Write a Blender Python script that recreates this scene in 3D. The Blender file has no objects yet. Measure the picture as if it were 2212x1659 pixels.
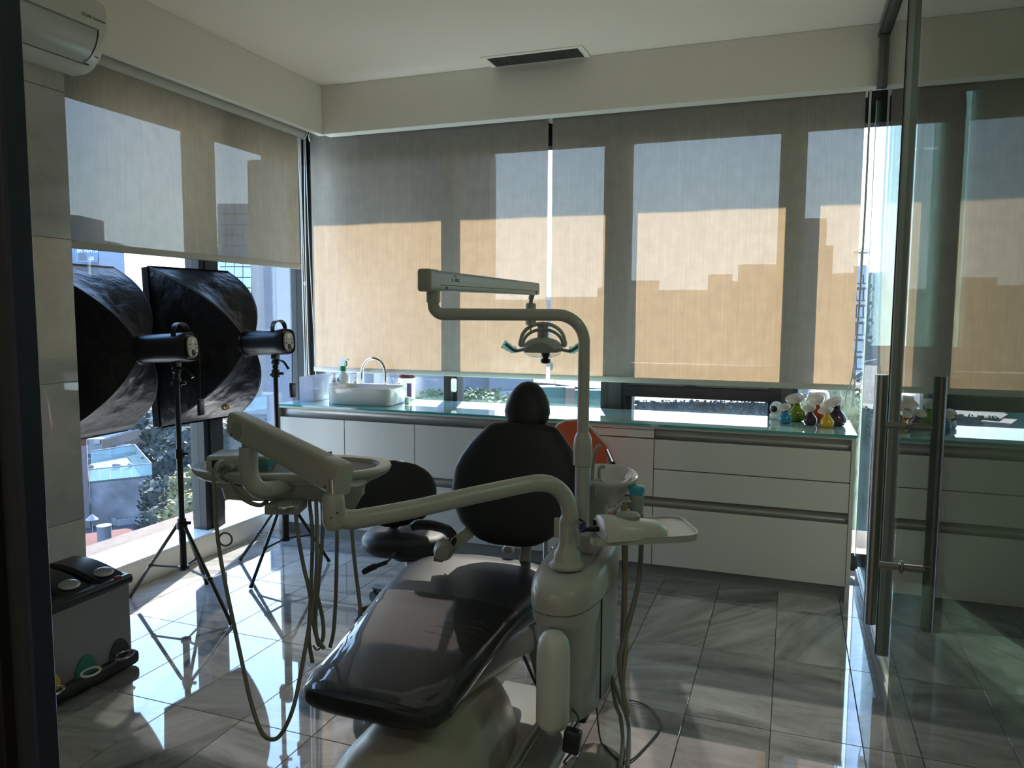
import bpy, bmesh, math, random
from mathutils import Vector, Matrix, noise
R=random.Random(7)
S=bpy.context.scene
COL=S.collection
# ---------------------------------------------------------------- camera
cam=bpy.data.cameras.new('camera'); co=bpy.data.objects.new('camera',cam); COL.objects.link(co)
cam.sensor_width=36; cam.lens=36*1648.32/2212; cam.clip_start=.02; cam.clip_end=2000
cr=Vector((.9389,.344,.0054)); cu=Vector((-.0369,.0849,.9957)); cf=Vector((-.3421,.9351,-.0924))
M=Matrix((( cr.x,cu.x,-cf.x,0),(cr.y,cu.y,-cf.y,0),(cr.z,cu.z,-cf.z,1.517),(0,0,0,1)))
co.matrix_world=M; S.camera=co
# ---------------------------------------------------------------- world and sun
SKY=2.7; SUN=15.0; EXPO=1.75; LAMP=2.5; FILL_LAMP=17.0
SUN_EL=math.radians(36)
wd=bpy.data.worlds.new('sky'); S.world=wd; wd.use_nodes=True
nt=wd.node_tree; nt.nodes.clear()
o=nt.nodes.new('ShaderNodeOutputWorld'); bg=nt.nodes.new('ShaderNodeBackground'); bg.inputs[1].default_value=SKY
tc=nt.nodes.new('ShaderNodeTexCoord'); sp=nt.nodes.new('ShaderNodeSeparateXYZ'); rp=nt.nodes.new('ShaderNodeValToRGB')
nt.links.new(tc.outputs['Generated'],sp.inputs[0]); nt.links.new(sp.outputs['Z'],rp.inputs[0])
e=rp.color_ramp.elements
e[0].position=0.0; e[0].color=(.80,.93,1.0,1); e[1].position=1.0; e[1].color=(.20,.38,.80,1)
n=e.new(.10); n.color=(.72,.90,1.0,1); n=e.new(.30); n.color=(.46,.66,.98,1); n=e.new(.60); n.color=(.27,.48,.90,1)
nt.links.new(rp.outputs[0],bg.inputs[0]); nt.links.new(bg.outputs[0],o.inputs[0])
sl=bpy.data.lights.new('sun','SUN'); so=bpy.data.objects.new('sun',sl); COL.objects.link(so)
sl.energy=SUN; sl.angle=math.radians(.6); sl.color=(1,.90,.76)
sd=Vector((.308*math.cos(SUN_EL),-.951*math.cos(SUN_EL),-math.sin(SUN_EL)))
so.rotation_euler=sd.to_track_quat('-Z','Y').to_euler(); so.location=(-10,30,25)
vs=S.view_settings; vs.view_transform='Standard'; vs.look='None'; vs.gamma=1; vs.exposure=EXPO; vs.use_curve_mapping=False
cy=S.cycles; cy.max_bounces=12; cy.diffuse_bounces=6; cy.glossy_bounces=6; cy.transmission_bounces=8; cy.transparent_max_bounces=24
cy.caustics_reflective=False; cy.caustics_refractive=False; cy.sample_clamp_indirect=6; cy.use_denoising=True
# ---------------------------------------------------------------- helpers: materials
MATS={}
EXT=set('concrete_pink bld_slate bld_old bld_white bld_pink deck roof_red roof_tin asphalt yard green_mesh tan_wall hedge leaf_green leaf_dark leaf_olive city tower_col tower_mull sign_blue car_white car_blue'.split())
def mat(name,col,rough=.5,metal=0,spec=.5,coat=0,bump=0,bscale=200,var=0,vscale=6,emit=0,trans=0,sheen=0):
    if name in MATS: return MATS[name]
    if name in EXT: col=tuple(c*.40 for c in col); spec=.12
    m=bpy.data.materials.new(name); m.use_nodes=True; t=m.node_tree; b=t.nodes['Principled BSDF']
    b.inputs['Base Color'].default_value=(*col,1); b.inputs['Roughness'].default_value=rough; b.inputs['Metallic'].default_value=metal
    b.inputs['Specular IOR Level'].default_value=spec; b.inputs['Coat Weight'].default_value=coat
    if sheen: b.inputs['Sheen Weight'].default_value=sheen
    if trans: b.inputs['Transmission Weight'].default_value=trans
    if emit: b.inputs['Emission Color'].default_value=(*col,1); b.inputs['Emission Strength'].default_value=emit
    if bump or var:
        tc=t.nodes.new('ShaderNodeTexCoord')
    if bump:
        n=t.nodes.new('ShaderNodeTexNoise'); n.inputs['Scale'].default_value=bscale; n.inputs['Detail'].default_value=3
        k=t.nodes.new('ShaderNodeBump'); k.inputs['Strength'].default_value=bump; k.inputs['Distance'].default_value=.002
        t.links.new(tc.outputs['Object'],n.inputs['Vector']); t.links.new(n.outputs['Fac'],k.inputs['Height']); t.links.new(k.outputs[0],b.inputs['Normal'])
    if var:
        n=t.nodes.new('ShaderNodeTexNoise'); n.inputs['Scale'].default_value=vscale; n.inputs['Detail'].default_value=6
        r=t.nodes.new('ShaderNodeValToRGB'); r.color_ramp.elements[0].position=.3; r.color_ramp.elements[1].position=.7
        lo=[c*(1-var) for c in col]; hi=[min(1,c*(1+var)) for c in col]
        r.color_ramp.elements[0].color=(*lo,1); r.color_ramp.elements[1].color=(*hi,1)
        t.links.new(tc.outputs['Object'],n.inputs['Vector']); t.links.new(n.outputs['Fac'],r.inputs[0]); t.links.new(r.outputs[0],b.inputs['Base Color'])
    MATS[name]=m; return m
def glass(name,tint,f0=.04,rough=0.0,fmax=1.0,haze=0.0,hcol=(.6,.7,.75)):
    """thin pane: mirror reflection rising with the angle, tinted straight-through light, optional diffuse film"""
    if name in MATS: return MATS[name]
    m=bpy.data.materials.new(name); m.use_nodes=True; t=m.node_tree; t.nodes.clear()
    o=t.nodes.new('ShaderNodeOutputMaterial'); mx=t.nodes.new('ShaderNodeMixShader'); tr=t.nodes.new('ShaderNodeBsdfTransparent'); gl=t.nodes.new('ShaderNodeBsdfGlossy')
    tr.inputs[0].default_value=(*tint,1); gl.inputs['Roughness'].default_value=rough
    lw=t.nodes.new('ShaderNodeLayerWeight'); lw.inputs[0].default_value=.5
    p=t.nodes.new('ShaderNodeMath'); p.operation='POWER'; p.inputs[1].default_value=5
    q=t.nodes.new('ShaderNodeMath'); q.operation='MULTIPLY_ADD'; q.inputs[1].default_value=fmax-f0; q.inputs[2].default_value=f0
    t.links.new(lw.outputs['Facing'],p.inputs[0]); t.links.new(p.outputs[0],q.inputs[0]); t.links.new(q.outputs[0],mx.inputs[0])
    src=tr
    if haze:
        h=t.nodes.new('ShaderNodeMixShader'); d=t.nodes.new('ShaderNodeBsdfDiffuse'); d.inputs[0].default_value=(*hcol,1); h.inputs[0].default_value=haze
        t.links.new(tr.outputs[0],h.inputs[1]); t.links.new(d.outputs[0],h.inputs[2]); src=h
    t.links.new(src.outputs[0],mx.inputs[1]); t.links.new(gl.outputs[0],mx.inputs[2]); t.links.new(mx.outputs[0],o.inputs[0])
    MATS[name]=m; return m
def nodes(m): return m.node_tree, m.node_tree.nodes.new, m.node_tree.links.new
def fabric(name,refl,trn,openness,tw):
    m=bpy.data.materials.new(name); m.use_nodes=True; t,N,L=nodes(m); t.nodes.clear()
    o=N('ShaderNodeOutputMaterial'); a=N('ShaderNodeMixShader'); b=N('ShaderNodeMixShader'); d=N('ShaderNodeBsdfDiffuse'); s=N('ShaderNodeBsdfTranslucent'); x=N('ShaderNodeBsdfTransparent')
    tc=N('ShaderNodeTexCoord'); mp=N('ShaderNodeMapping'); mp.inputs['Scale'].default_value=(90,90,3); n=N('ShaderNodeTexNoise'); n.inputs['Scale'].default_value=1; n.inputs['Detail'].default_value=4
    n2=N('ShaderNodeTexNoise'); n2.inputs['Scale'].default_value=14; n2.inputs['Detail'].default_value=5
    L(tc.outputs['Object'],mp.inputs[0]); L(mp.outputs[0],n.inputs['Vector']); L(tc.outputs['Object'],n2.inputs['Vector'])
    mul=N('ShaderNodeMath'); mul.operation='MULTIPLY'; L(n.outputs['Fac'],mul.inputs[0]); L(n2.outputs['Fac'],mul.inputs[1])
    r=N('ShaderNodeMapRange'); r.inputs['From Min'].default_value=.12; r.inputs['From Max'].default_value=.40; r.inputs['To Min'].default_value=.90; r.inputs['To Max'].default_value=1.06
    L(mul.outputs[0],r.inputs['Value'])
    for bs,c in ((d,refl),(s,trn)):
        h=N('ShaderNodeVectorMath'); h.operation='SCALE'; h.inputs[0].default_value=c; L(r.outputs[0],h.inputs['Scale']); L(h.outputs[0],bs.inputs[0])
    x.inputs[0].default_value=(1,1,1,1); a.inputs[0].default_value=tw; b.inputs[0].default_value=openness
    L(d.outputs[0],a.inputs[1]); L(s.outputs[0],a.inputs[2]); L(a.outputs[0],b.inputs[1]); L(x.outputs[0],b.inputs[2]); L(b.outputs[0],o.inputs[0])
    MATS[name]=m; return m
def marble(name,base,dark,light,rough,scale,seedy=True,spec=.5,contrast=1.0,bump=0):
    m=bpy.data.materials.new(name); m.use_nodes=True; t,N,L=nodes(m); b=t.nodes['Principled BSDF']
    tc=N('ShaderNodeTexCoord'); oi=N('ShaderNodeObjectInfo')
    off=N('ShaderNodeVectorMath'); off.operation='SCALE'; off.inputs[0].default_value=(37,51,13); L(oi.outputs['Random'],off.inputs['Scale'])
    add=N('ShaderNodeVectorMath'); add.operation='ADD'; L(tc.outputs['Object'],add.inputs[0])
    if seedy: L(off.outputs[0],add.inputs[1])
    rot=N('ShaderNodeVectorRotate'); rot.rotation_type='Z_AXIS'; L(add.outputs[0],rot.inputs['Vector'])
    an=N('ShaderNodeMath'); an.operation='MULTIPLY_ADD'; an.inputs[1].default_value=1.4; an.inputs[2].default_value=.35; L(oi.outputs['Random'],an.inputs[0]); L(an.outputs[0],rot.inputs['Angle'])
    mp=N('ShaderNodeMapping'); mp.inputs['Scale'].default_value=(scale*2.6,scale*.42,scale*2.6); L(rot.outputs[0],mp.inputs[0])
    n=N('ShaderNodeTexNoise'); n.inputs['Scale'].default_value=1; n.inputs['Detail'].default_value=9; n.inputs['Roughness'].default_value=.62; n.inputs['Distortion'].default_value=1.1; L(mp.outputs[0],n.inputs['Vector'])
    n2=N('ShaderNodeTexNoise'); n2.inputs['Scale'].default_value=scale*1.1; n2.inputs['Detail'].default_value=10; n2.inputs['Distortion'].default_value=2.2; L(rot.outputs[0],n2.inputs['Vector'])
    r=N('ShaderNodeValToRGB'); E=r.color_ramp.elements; E[0].position=.5-.17/contrast; E[0].color=(*dark,1); E[1].position=.5+.18/contrast; E[1].color=(*light,1); k=E.new(.5); k.color=(*base,1); L(n.outputs['Fac'],r.inputs[0])
    # veins
    ab=N('ShaderNodeMath'); ab.operation='SUBTRACT'; ab.inputs[1].default_value=.5; L(n2.outputs['Fac'],ab.inputs[0]); a2=N('ShaderNodeMath'); a2.operation='ABSOLUTE'; L(ab.outputs[0],a2.inputs[0])
    vr=N('ShaderNodeMapRange'); vr.inputs['From Min'].default_value=0; vr.inputs['From Max'].default_value=.05; vr.inputs['To Min'].default_value=.16; vr.inputs['To Max'].default_value=0; L(a2.outputs[0],vr.inputs['Value'])
    mx=N('ShaderNodeMix'); mx.data_type='RGBA'; L(vr.outputs[0],mx.inputs['Factor']); L(r.outputs[0],mx.inputs['A']); mx.inputs['B'].default_value=(*[c*1.15 for c in light],1)
    # tile to tile tone
    tn=N('ShaderNodeMath'); tn.operation='MULTIPLY_ADD'; tn.inputs[1].default_value=.5 if seedy else 0; tn.inputs[2].default_value=.75 if seedy else 1
    rr=N('ShaderNodeMath'); rr.operation='FRACT'; r3=N('ShaderNodeMath'); r3.operation='MULTIPLY'; r3.inputs[1].default_value=91.7; L(oi.outputs['Random'],r3.inputs[0]); L(r3.outputs[0],rr.inputs[0]); L(rr.outputs[0],tn.inputs[0])
    sc=N('ShaderNodeVectorMath'); sc.operation='SCALE'; L(mx.outputs['Result'],sc.inputs[0]); L(tn.outputs[0],sc.inputs['Scale']); L(sc.outputs[0],b.inputs['Base Color'])
    b.inputs['Roughness'].default_value=rough; b.inputs['Specular IOR Level'].default_value=spec
    if seedy: b.inputs['Coat Weight'].default_value=1.0; b.inputs['Coat Roughness'].default_value=.015
    MATS[name]=m; return m
# ---------------------------------------------------------------- helpers: meshes
class MB:
    def __init__(s): s.v=[]; s.f=[]
    def add(s,v,f):
        k=len(s.v); s.v+= [Vector(p) for p in v]; s.f+=[tuple(i+k for i in q) for q in f]; return s
    def box(s,x0,x1,y0,y1,z0,z1,M=None):
        v=[Vector((x,y,z)) for z in (z0,z1) for y in (y0,y1) for x in (x0,x1)]
        if M is not None: v=[M@p for p in v]
        return s.add(v,[(0,2,3,1),(4,5,7,6),(0,1,5,4),(2,6,7,3),(0,4,6,2),(1,3,7,5)])
    def rbox(s,x0,x1,y0,y1,z0,z1,r,seg=3,M=None):
        b=bmesh.new(); bmesh.ops.create_cube(b,size=1)
        for v in b.verts: v.co=Vector(((x0+x1)/2+v.co.x*(x1-x0),(y0+y1)/2+v.co.y*(y1-y0),(z0+z1)/2+v.co.z*(z1-z0)))
        r=min(r,.49*min(x1-x0,y1-y0,z1-z0))
        bmesh.ops.bevel(b,geom=list(b.edges),offset=r,segments=seg,profile=.5,affect='EDGES')
        b.verts.index_update(); v=[q.co.copy() for q in b.verts]
        if M is not None: v=[M@p for p in v]
        s.add(v,[tuple(q.index for q in f.verts) for f in b.faces]); b.free(); return s
    def loft(s,rings,cap0=True,cap1=True,closed=True):
        n=len(rings[0]); k=len(s.v)
        for r in rings: s.v+=[Vector(p) for p in r]
        m=n if closed else n-1
        for i in range(len(rings)-1):
            for j in range(m):
                a=k+i*n+j; b=k+i*n+(j+1)%n; s.f.append((a,b,b+n,a+n))
        if closed and cap0: s.f.append(tuple(k+j for j in range(n))[::-1])
        if closed and cap1: s.f.append(tuple(k+(len(rings)-1)*n+j for j in range(n)))
        return s
    def tube(s,path,r,n=14,caps=True,end_round=False):
        P=[Vector(p) for p in path]; rs=r if isinstance(r,(list,tuple)) else [r]*len(P)
        T=[(P[min(i+1,len(P)-1)]-P[max(i-1,0)]).normalized() for i in range(len(P))]
        u=T[0].orthogonal().normalized(); rings=[]
        for i,p in enumerate(P):
            u=(u-T[i]*u.dot(T[i])); u=u.normalized() if u.length>1e-6 else T[i].orthogonal().normalized(); w=T[i].cross(u)
            rings.append([p+(u*math.cos(2*math.pi*j/n)+w*math.sin(2*math.pi*j/n))*rs[i] for j in range(n)])
        return s.loft(rings,caps,caps)
    def lathe(s,prof,c=(0,0,0),n=28,M=None):
        c=Vector(c); rings=[]
        for r,z in prof: rings.append([Vector((max(r,1e-4)*math.cos(2*math.pi*j/n),max(r,1e-4)*math.sin(2*math.pi*j/n),z)) for j in range(n)])
        rings=[[ (M@p if M is not None else p)+c for p in q] for q in rings]
        return s.loft(rings)
    def sph(s,c,a,b=None,d=None,nu=20,nv=12,M=None):
        b=b or a; d=d or a; rings=[]
        for i in range(nv+1):
            t=math.pi*(i/nv); rr=max(math.sin(t),1e-3); z=-math.cos(t)
            q=[Vector((a*rr*math.cos(2*math.pi*j/nu),b*rr*math.sin(2*math.pi*j/nu),d*z)) for j in range(nu)]
            rings.append([(M@p if M is not None else p)+Vector(c) for p in q])
        return s.loft(rings)
    def prism(s,poly,ext):
        ext=Vector(ext); return s.loft([[Vector(p) for p in poly],[Vector(p)+ext for p in poly]])
    def tor(s,c,R,r,M=None,nu=28,nv=8):
        pts=[Vector((R*math.cos(2*math.pi*i/nu),R*math.sin(2*math.pi*i/nu),0)) for i in range(nu)]
        rings=[]
        for i,p in enumerate(pts):
            d=p.normalized(); rings.append([ (p+d*r*math.cos(2*math.pi*j/nv)+Vector((0,0,r*math.sin(2*math.pi*j/nv)))) for j in range(nv)])
        rings=[[(M@p if M is not None else p)+Vector(c) for p in q] for q in rings]
        return s.loft(rings+[rings[0]],False,False)
def spl(pts,k=8):
    P=[Vector(p) for p in pts]; P=[P[0]*2-P[1]]+P+[P[-1]*2-P[-2]]; out=[]
    for i in range(1,len(P)-2):
        a,b,c,d=P[i-1:i+3]
        for j in range(k):
            t=j/k; out.append(.5*((2*b)+(c-a)*t+(2*a-5*b+4*c-d)*t*t+(3*b-a-3*c+d)*t**3))
    out.append(P[-2]); return out
def sell(c,u,v,a,b,n=4,N=28):
    c=Vector(c);u=Vector(u);v=Vector(v);r=[]
    for j in range(N):
        t=2*math.pi*j/N; ct,st=math.cos(t),math.sin(t)
        r.append(c+u*(a*math.copysign(abs(ct)**(2/n),ct))+v*(b*math.copysign(abs(st)**(2/n),st)))
    return r
def wl(o):
    p=Vector((0,0,0))
    while o: p=p+o.location; o=o.parent
    return p
def mk(name,mb,m,parent=None,sharp=38,local=False,smooth=True):
    off=Vector((0,0,0)) if (local or parent is None) else wl(parent)
    me=bpy.data.meshes.new(name); me.from_pydata([p-off for p in mb.v],[],mb.f); me.update()
    b=bmesh.new(); b.from_mesh(me); bmesh.ops.recalc_face_normals(b,faces=b.faces)
    if smooth:
        for f in b.faces: f.smooth=True
        ca=math.radians(sharp)
        for ed in b.edges:
            if len(ed.link_faces)!=2 or ed.calc_face_angle(0)>ca: ed.smooth=False
    b.to_mesh(me); b.free()
    me.materials.append(MATS[m] if isinstance(m,str) else m)
    ob=bpy.data.objects.new(name,me); COL.objects.link(ob)
    if parent: ob.parent=parent
    return ob
def tag(o,label=None,cat=None,group=None,kind=None):
    if label: o['label']=label
    if cat: o['category']=cat
    if group: o['group']=group
    if kind: o['kind']=kind
    return o
def thing(name,label,cat,loc,group=None):
    o=bpy.data.objects.new(name,None); COL.objects.link(o); o.location=loc; o.empty_display_size=.1
    return tag(o,label,cat,group)
def struct(name,loc=(0,0,0)):
    o=bpy.data.objects.new(name,None); COL.objects.link(o); o.location=loc; o['kind']='structure'; return o
def dup(o,parent=None):
    c=o.copy(); COL.objects.link(c)
    if parent: c.parent=parent
    for ch in list(o.children): dup(ch,c)
    return c
def text(name,s,size,org,xd,yd,m,parent,align='LEFT'):
    cu_=bpy.data.curves.new(name,'FONT'); cu_.body=s; cu_.size=size; cu_.align_x=align; cu_.extrude=.0004
    t=bpy.data.objects.new(name,cu_); COL.objects.link(t); bpy.context.view_layer.update()
    me=bpy.data.meshes.new_from_object(t.evaluated_get(bpy.context.evaluated_depsgraph_get()))
    bpy.data.objects.remove(t); bpy.data.curves.remove(cu_)
    xd=Vector(xd).normalized(); yd=Vector(yd).normalized(); zd=xd.cross(yd); off=wl(parent)
    for v in me.vertices: v.co=Vector(org)+xd*v.co.x+yd*v.co.y+zd*v.co.z-off
    me.materials.clear(); me.materials.append(MATS[m]); ob=bpy.data.objects.new(name,me); COL.objects.link(ob); ob.parent=parent; return ob
def frame_from(a,up=(0,0,1)):
    a=Vector(a).normalized(); s_=a.cross(Vector(up)).normalized(); u=s_.cross(a); return a,s_,u
def lin(x,tab):
    if x<=tab[0][0]: return tab[0][1:]
    for p,q in zip(tab,tab[1:]):
        if x<=q[0]:
            t=(x-p[0])/(q[0]-p[0]); t=t*t*(3-2*t) if False else t
            return tuple(a+(b-a)*t for a,b in zip(p[1:],q[1:]))
    return tab[-1][1:]

# ---------------------------------------------------------------- materials
mat('paint',(.84,.795,.72),.75,bump=.08,bscale=90)
mat('ceil_paint',(.92,.82,.73),.8)
marble('floor_marble',(.33,.325,.32),(.165,.165,.165),(.46,.455,.45),.035,2.6,True,.7,1.0)
mat('grout',(.06,.06,.06),.7)
marble('wall_marble',(.50,.48,.43),(.40,.385,.35),(.58,.56,.50),.30,1.6,True,.4,.8)
mat('mullion',(.016,.018,.020),.5,spec=.2)
mat('mullion_mid',(.032,.035,.037),.55,spec=.2)
mat('gasket',(.008,.008,.009),.6)
mat('alu',(.42,.43,.42),.32,.85)
mat('alu_frame',(.16,.17,.16),.38,.5)
mat('rail_alu',(.34,.34,.33),.38,.75)
mat('cab_white',(.56,.555,.53),.28,spec=.4)
mat('cab_body',(.50,.50,.48),.5)
mat('kick',(.25,.25,.24),.5)
mat('worktop_glass',(.34,.53,.51),.015,spec=.75,coat=.4)
mat('edge_light',(.50,.68,.62),.3)
mat('edge_glass',(.02,.30,.30),.08,spec=.8)
glass('pane',(.88,.91,.93),.045,haze=.03,hcol=(.55,.68,.85))
glass('green_pane',(.66,.75,.71),.05)
glass('door_pane',(.50,.57,.53),.055,haze=.10,hcol=(.06,.075,.065))
glass('clear_plastic',(.90,.91,.91),.06,.02,.95)
glass('film_cover',(.80,.80,.79),.05,.04,1.0,haze=.02,hcol=(.3,.3,.28))
fabric('blind_fabric',(.60,.58,.54),(.29,.215,.135),.21,.46)
mat('blind_hem',(.50,.49,.45),.8)
mat('chain',(.62,.62,.60),.4)
mat('unit_white',(.46,.47,.44),.30,spec=.5)
mat('unit_cream',(.46,.44,.37),.30)
mat('unit_dim',(.33,.345,.32),.4)
mat('screw',(.05,.05,.05),.4,.3)
mat('black_leather',(.0135,.0165,.019),.42,spec=.45,bump=.12,bscale=700)
mat('black_plastic',(.010,.011,.012),.38)
mat('stand_black',(.009,.010,.011),.35)
mat('softbox_cloth',(.007,.008,.010),.45,spec=.35,bump=1.0,bscale=9)
MATS['softbox_cloth'].node_tree.nodes['Bump'].inputs['Distance'].default_value=.02
mat('cloth_black',(.006,.006,.007),.9,spec=.05)
mat('softbox_white',(.75,.75,.75),.8)
mat('plate_grey',(.55,.54,.50),.35)
mat('chrome',(.80,.80,.82),.06,1)
mat('steel',(.36,.36,.35),.28,1)
mat('ceramic',(.62,.605,.575),.06,spec=.6)
mat('hose',(.20,.205,.185),.45)
mat('hose_dark',(.05,.055,.05),.5)
mat('mat_brown',(.16,.15,.135),.6,bump=.3,bscale=400)
mat('blue_film',(.05,.38,.52),.15,spec=.7)
glass('blue_film_thin',(.50,.80,.87),.07,.10,haze=.10,hcol=(.05,.35,.45))
mat('orange',(.62,.10,.035),.5)
mat('navy',(.012,.016,.035),.35)
mat('bin_steel',(.26,.26,.26),.45,.5)
mat('bin_black',(.012,.014,.018),.32)
mat('yellow',(.70,.46,.03),.35); mat('green_p',(.015,.20,.15),.4); mat('dark_p',(.02,.022,.025),.4)
mat('red',(.35,.01,.02),.4)
mat('led_lens',(1,.95,.85),.4,emit=3)
mat('vent_dark',(.03,.03,.028),.6); mat('vent_fin',(.10,.10,.09),.6)
mat('ac_white',(.66,.65,.60),.22,spec=.5); mat('ac_lip',(.50,.52,.49),.18,spec=.6)
mat('ink',(.015,.015,.015),.5); mat('ink_grey',(.10,.11,.10),.5)
mat('white_pl',(.80,.80,.78),.3); mat('purple',(.085,.03,.13),.35); mat('purple_cap',(.05,.012,.03),.2,spec=.6)
mat('bottle_pl',(.72,.76,.74),.3); mat('green_ring',(.01,.25,.09),.4)
mat('acrylic',(.74,.75,.82),.35); glass('acrylic_thin',(.86,.87,.92),.06,.05,haze=.38,hcol=(.72,.72,.80))
mat('vase_blue',(.02,.22,.40),.12,spec=.6);mat('vase_green',(.20,.28,.015),.12,spec=.6);mat('vase_plum',(.065,.03,.06),.12,spec=.6)
mat('vase_orange',(.60,.07,.02),.12,spec=.6);mat('vase_yellow',(.68,.38,.012),.12,spec=.6);mat('vase_brown',(.055,.03,.045),.12,spec=.6)
mat('cable_blue',(.01,.04,.25),.4)
mat('beige_tube',(.30,.24,.16),.45)
mat('bottle_milky',(.66,.69,.66),.35)
mat('pad_white',(.62,.62,.59),.3)
mat('gold',(.45,.27,.06),.3,.7)
mat('plate_dark',(.20,.205,.20),.45)
# exterior
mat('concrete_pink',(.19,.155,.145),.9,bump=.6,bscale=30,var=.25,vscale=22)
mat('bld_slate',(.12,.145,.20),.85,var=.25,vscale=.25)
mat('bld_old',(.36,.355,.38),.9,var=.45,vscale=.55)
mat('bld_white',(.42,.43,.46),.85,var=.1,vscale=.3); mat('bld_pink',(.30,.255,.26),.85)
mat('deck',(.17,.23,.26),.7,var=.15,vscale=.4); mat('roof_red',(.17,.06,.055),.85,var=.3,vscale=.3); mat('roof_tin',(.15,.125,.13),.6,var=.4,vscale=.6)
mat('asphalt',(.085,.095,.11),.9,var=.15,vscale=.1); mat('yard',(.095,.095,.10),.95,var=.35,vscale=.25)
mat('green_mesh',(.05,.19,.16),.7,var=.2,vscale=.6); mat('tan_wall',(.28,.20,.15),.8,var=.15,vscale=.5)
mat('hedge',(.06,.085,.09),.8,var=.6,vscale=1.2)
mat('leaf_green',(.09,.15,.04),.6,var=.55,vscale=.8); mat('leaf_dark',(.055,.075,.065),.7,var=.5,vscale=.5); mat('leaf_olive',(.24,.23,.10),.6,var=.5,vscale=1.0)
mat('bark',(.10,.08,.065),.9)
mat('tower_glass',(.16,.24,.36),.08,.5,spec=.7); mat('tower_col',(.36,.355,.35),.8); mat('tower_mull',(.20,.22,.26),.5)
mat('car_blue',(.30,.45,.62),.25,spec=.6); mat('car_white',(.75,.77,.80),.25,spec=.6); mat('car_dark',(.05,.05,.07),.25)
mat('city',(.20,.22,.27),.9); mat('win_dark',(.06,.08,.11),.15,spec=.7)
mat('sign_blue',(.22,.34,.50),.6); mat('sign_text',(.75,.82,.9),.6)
glass('rail_glass',(.62,.78,.80),.06,haze=.25,hcol=(.6,.72,.75))
# ---------------------------------------------------------------- setting
HC=3.067
fl=struct('floor')
mk('subfloor',MB().box(-3.5,2.4,-2.6,5.0,-.12,-.006),'grout',fl)
SX,SY,OX,OY=.3091,.6263,-.3294,2.8336
cache={}
def tile(x0,x1,y0,y1):
    g=.0012; w=x1-x0-2*g; h=y1-y0-2*g
    k=(round(w,3),round(h,3))
    if k not in cache:
        b=.0012; m=MB(); v=[(0,0,-.012),(w,0,-.012),(w,h,-.012),(0,h,-.012),(0,0,-b),(w,0,-b),(w,h,-b),(0,h,-b),(b,b,0),(w-b,b,0),(w-b,h-b,0),(b,h-b,0)]
        m.add(v,[(0,3,2,1),(0,1,5,4),(1,2,6,5),(2,3,7,6),(3,0,4,7),(4,5,9,8),(5,6,10,9),(6,7,11,10),(7,4,8,11),(8,9,10,11)])
        o=mk('floor_tile',m,'floor_marble',fl,smooth=False); cache[k]=o
    else:
        o=cache[k].copy(); COL.objects.link(o)
    o.location=(x0+g,y0+g,0)
for i in range(-11,9):
    for j in range(-6,4):
        x0,x1,y0,y1=OX+i*SX,OX+(i+1)*SX,OY+j*SY,OY+(j+1)*SY
        x0=max(x0,-3.352); x1=min(x1,2.3); y0=max(y0,-2.5); y1=min(y1,4.86)
        if x1-x0<.02 or y1-y0<.02: continue
        if (x0<-3.05 and y1<2.6): x0=max(x0,-3.1)
        if x1-x0<.02: continue
        if y1<.9 and not(-1.6<x0<1.0 and y0>-.2): continue
        tile(x0,x1,y0,y1)
mk('floor_slab',MB().box(-3.5,2.4,-2.6,5.0,-.014,-.0115),'grout',fl)
# plain marble of the passage behind the camera, outside the picture
mk('passage_floor',MB().box(-3.1,2.3,-2.5,OY-4*SY,-.011,-.001),'floor_marble',fl)
tag(mk('ceiling',MB().box(-3.7,2.4,-2.6,5.05,HC,HC+.1),'ceil_paint'),kind='structure')
# left wall: solid marble clad pier, window further back
wlft=struct('wall_left')
mk('pier',MB().box(-3.7,-3.112,-2.6,2.612,0,HC),'paint',wlft)
zs=[0,.545,1.192,1.84,2.49,HC]
for a,b in zip(zs,zs[1:]):
    for ya,yb in ((1.40,2.62),(.16,1.40),(-1.1,.16)):
        mk('marble_panel',MB().rbox(-3.125,-3.1,ya+.001,yb-.001,a+.001,b-.001,.0015,1),'wall_marble',wlft,smooth=False)
mk('pier_return',MB().box(-3.7,-3.105,2.613,2.62,0,HC),'wall_marble',wlft)
for nm,bx in (('wall_right',(2.3,2.4,-2.6,5.05,0,HC)),('wall_front',(-3.7,2.4,-2.6,-2.5,0,HC))):
    tag(mk(nm,MB().box(*bx),'paint'),kind='structure')
tag(mk('wall_back',MB().box(.85,2.4,4.62,4.75,0,HC),'paint'),kind='structure')
# pelmets hiding the roller tubes
tag(mk('trim_1',MB().rbox(-3.154,-3.104,2.62,4.67,2.741,HC,.003,1),'paint',smooth=False),kind='structure')
tag(mk('trim_2',MB().rbox(-3.104,.84,4.638,4.728,2.741,HC,.003,1),'paint',smooth=False),kind='structure')
# low sill and plinth under the left window
bb=struct('baseboard_left')
mk('plinth',MB().rbox(-3.40,-3.352,2.62,4.9,-.01,.130,.004,2),'paint',bb)
mk('sill',MB().rbox(-3.66,-3.352,2.62,4.9,.130,.145,.003,1),'white_pl',bb)
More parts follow.
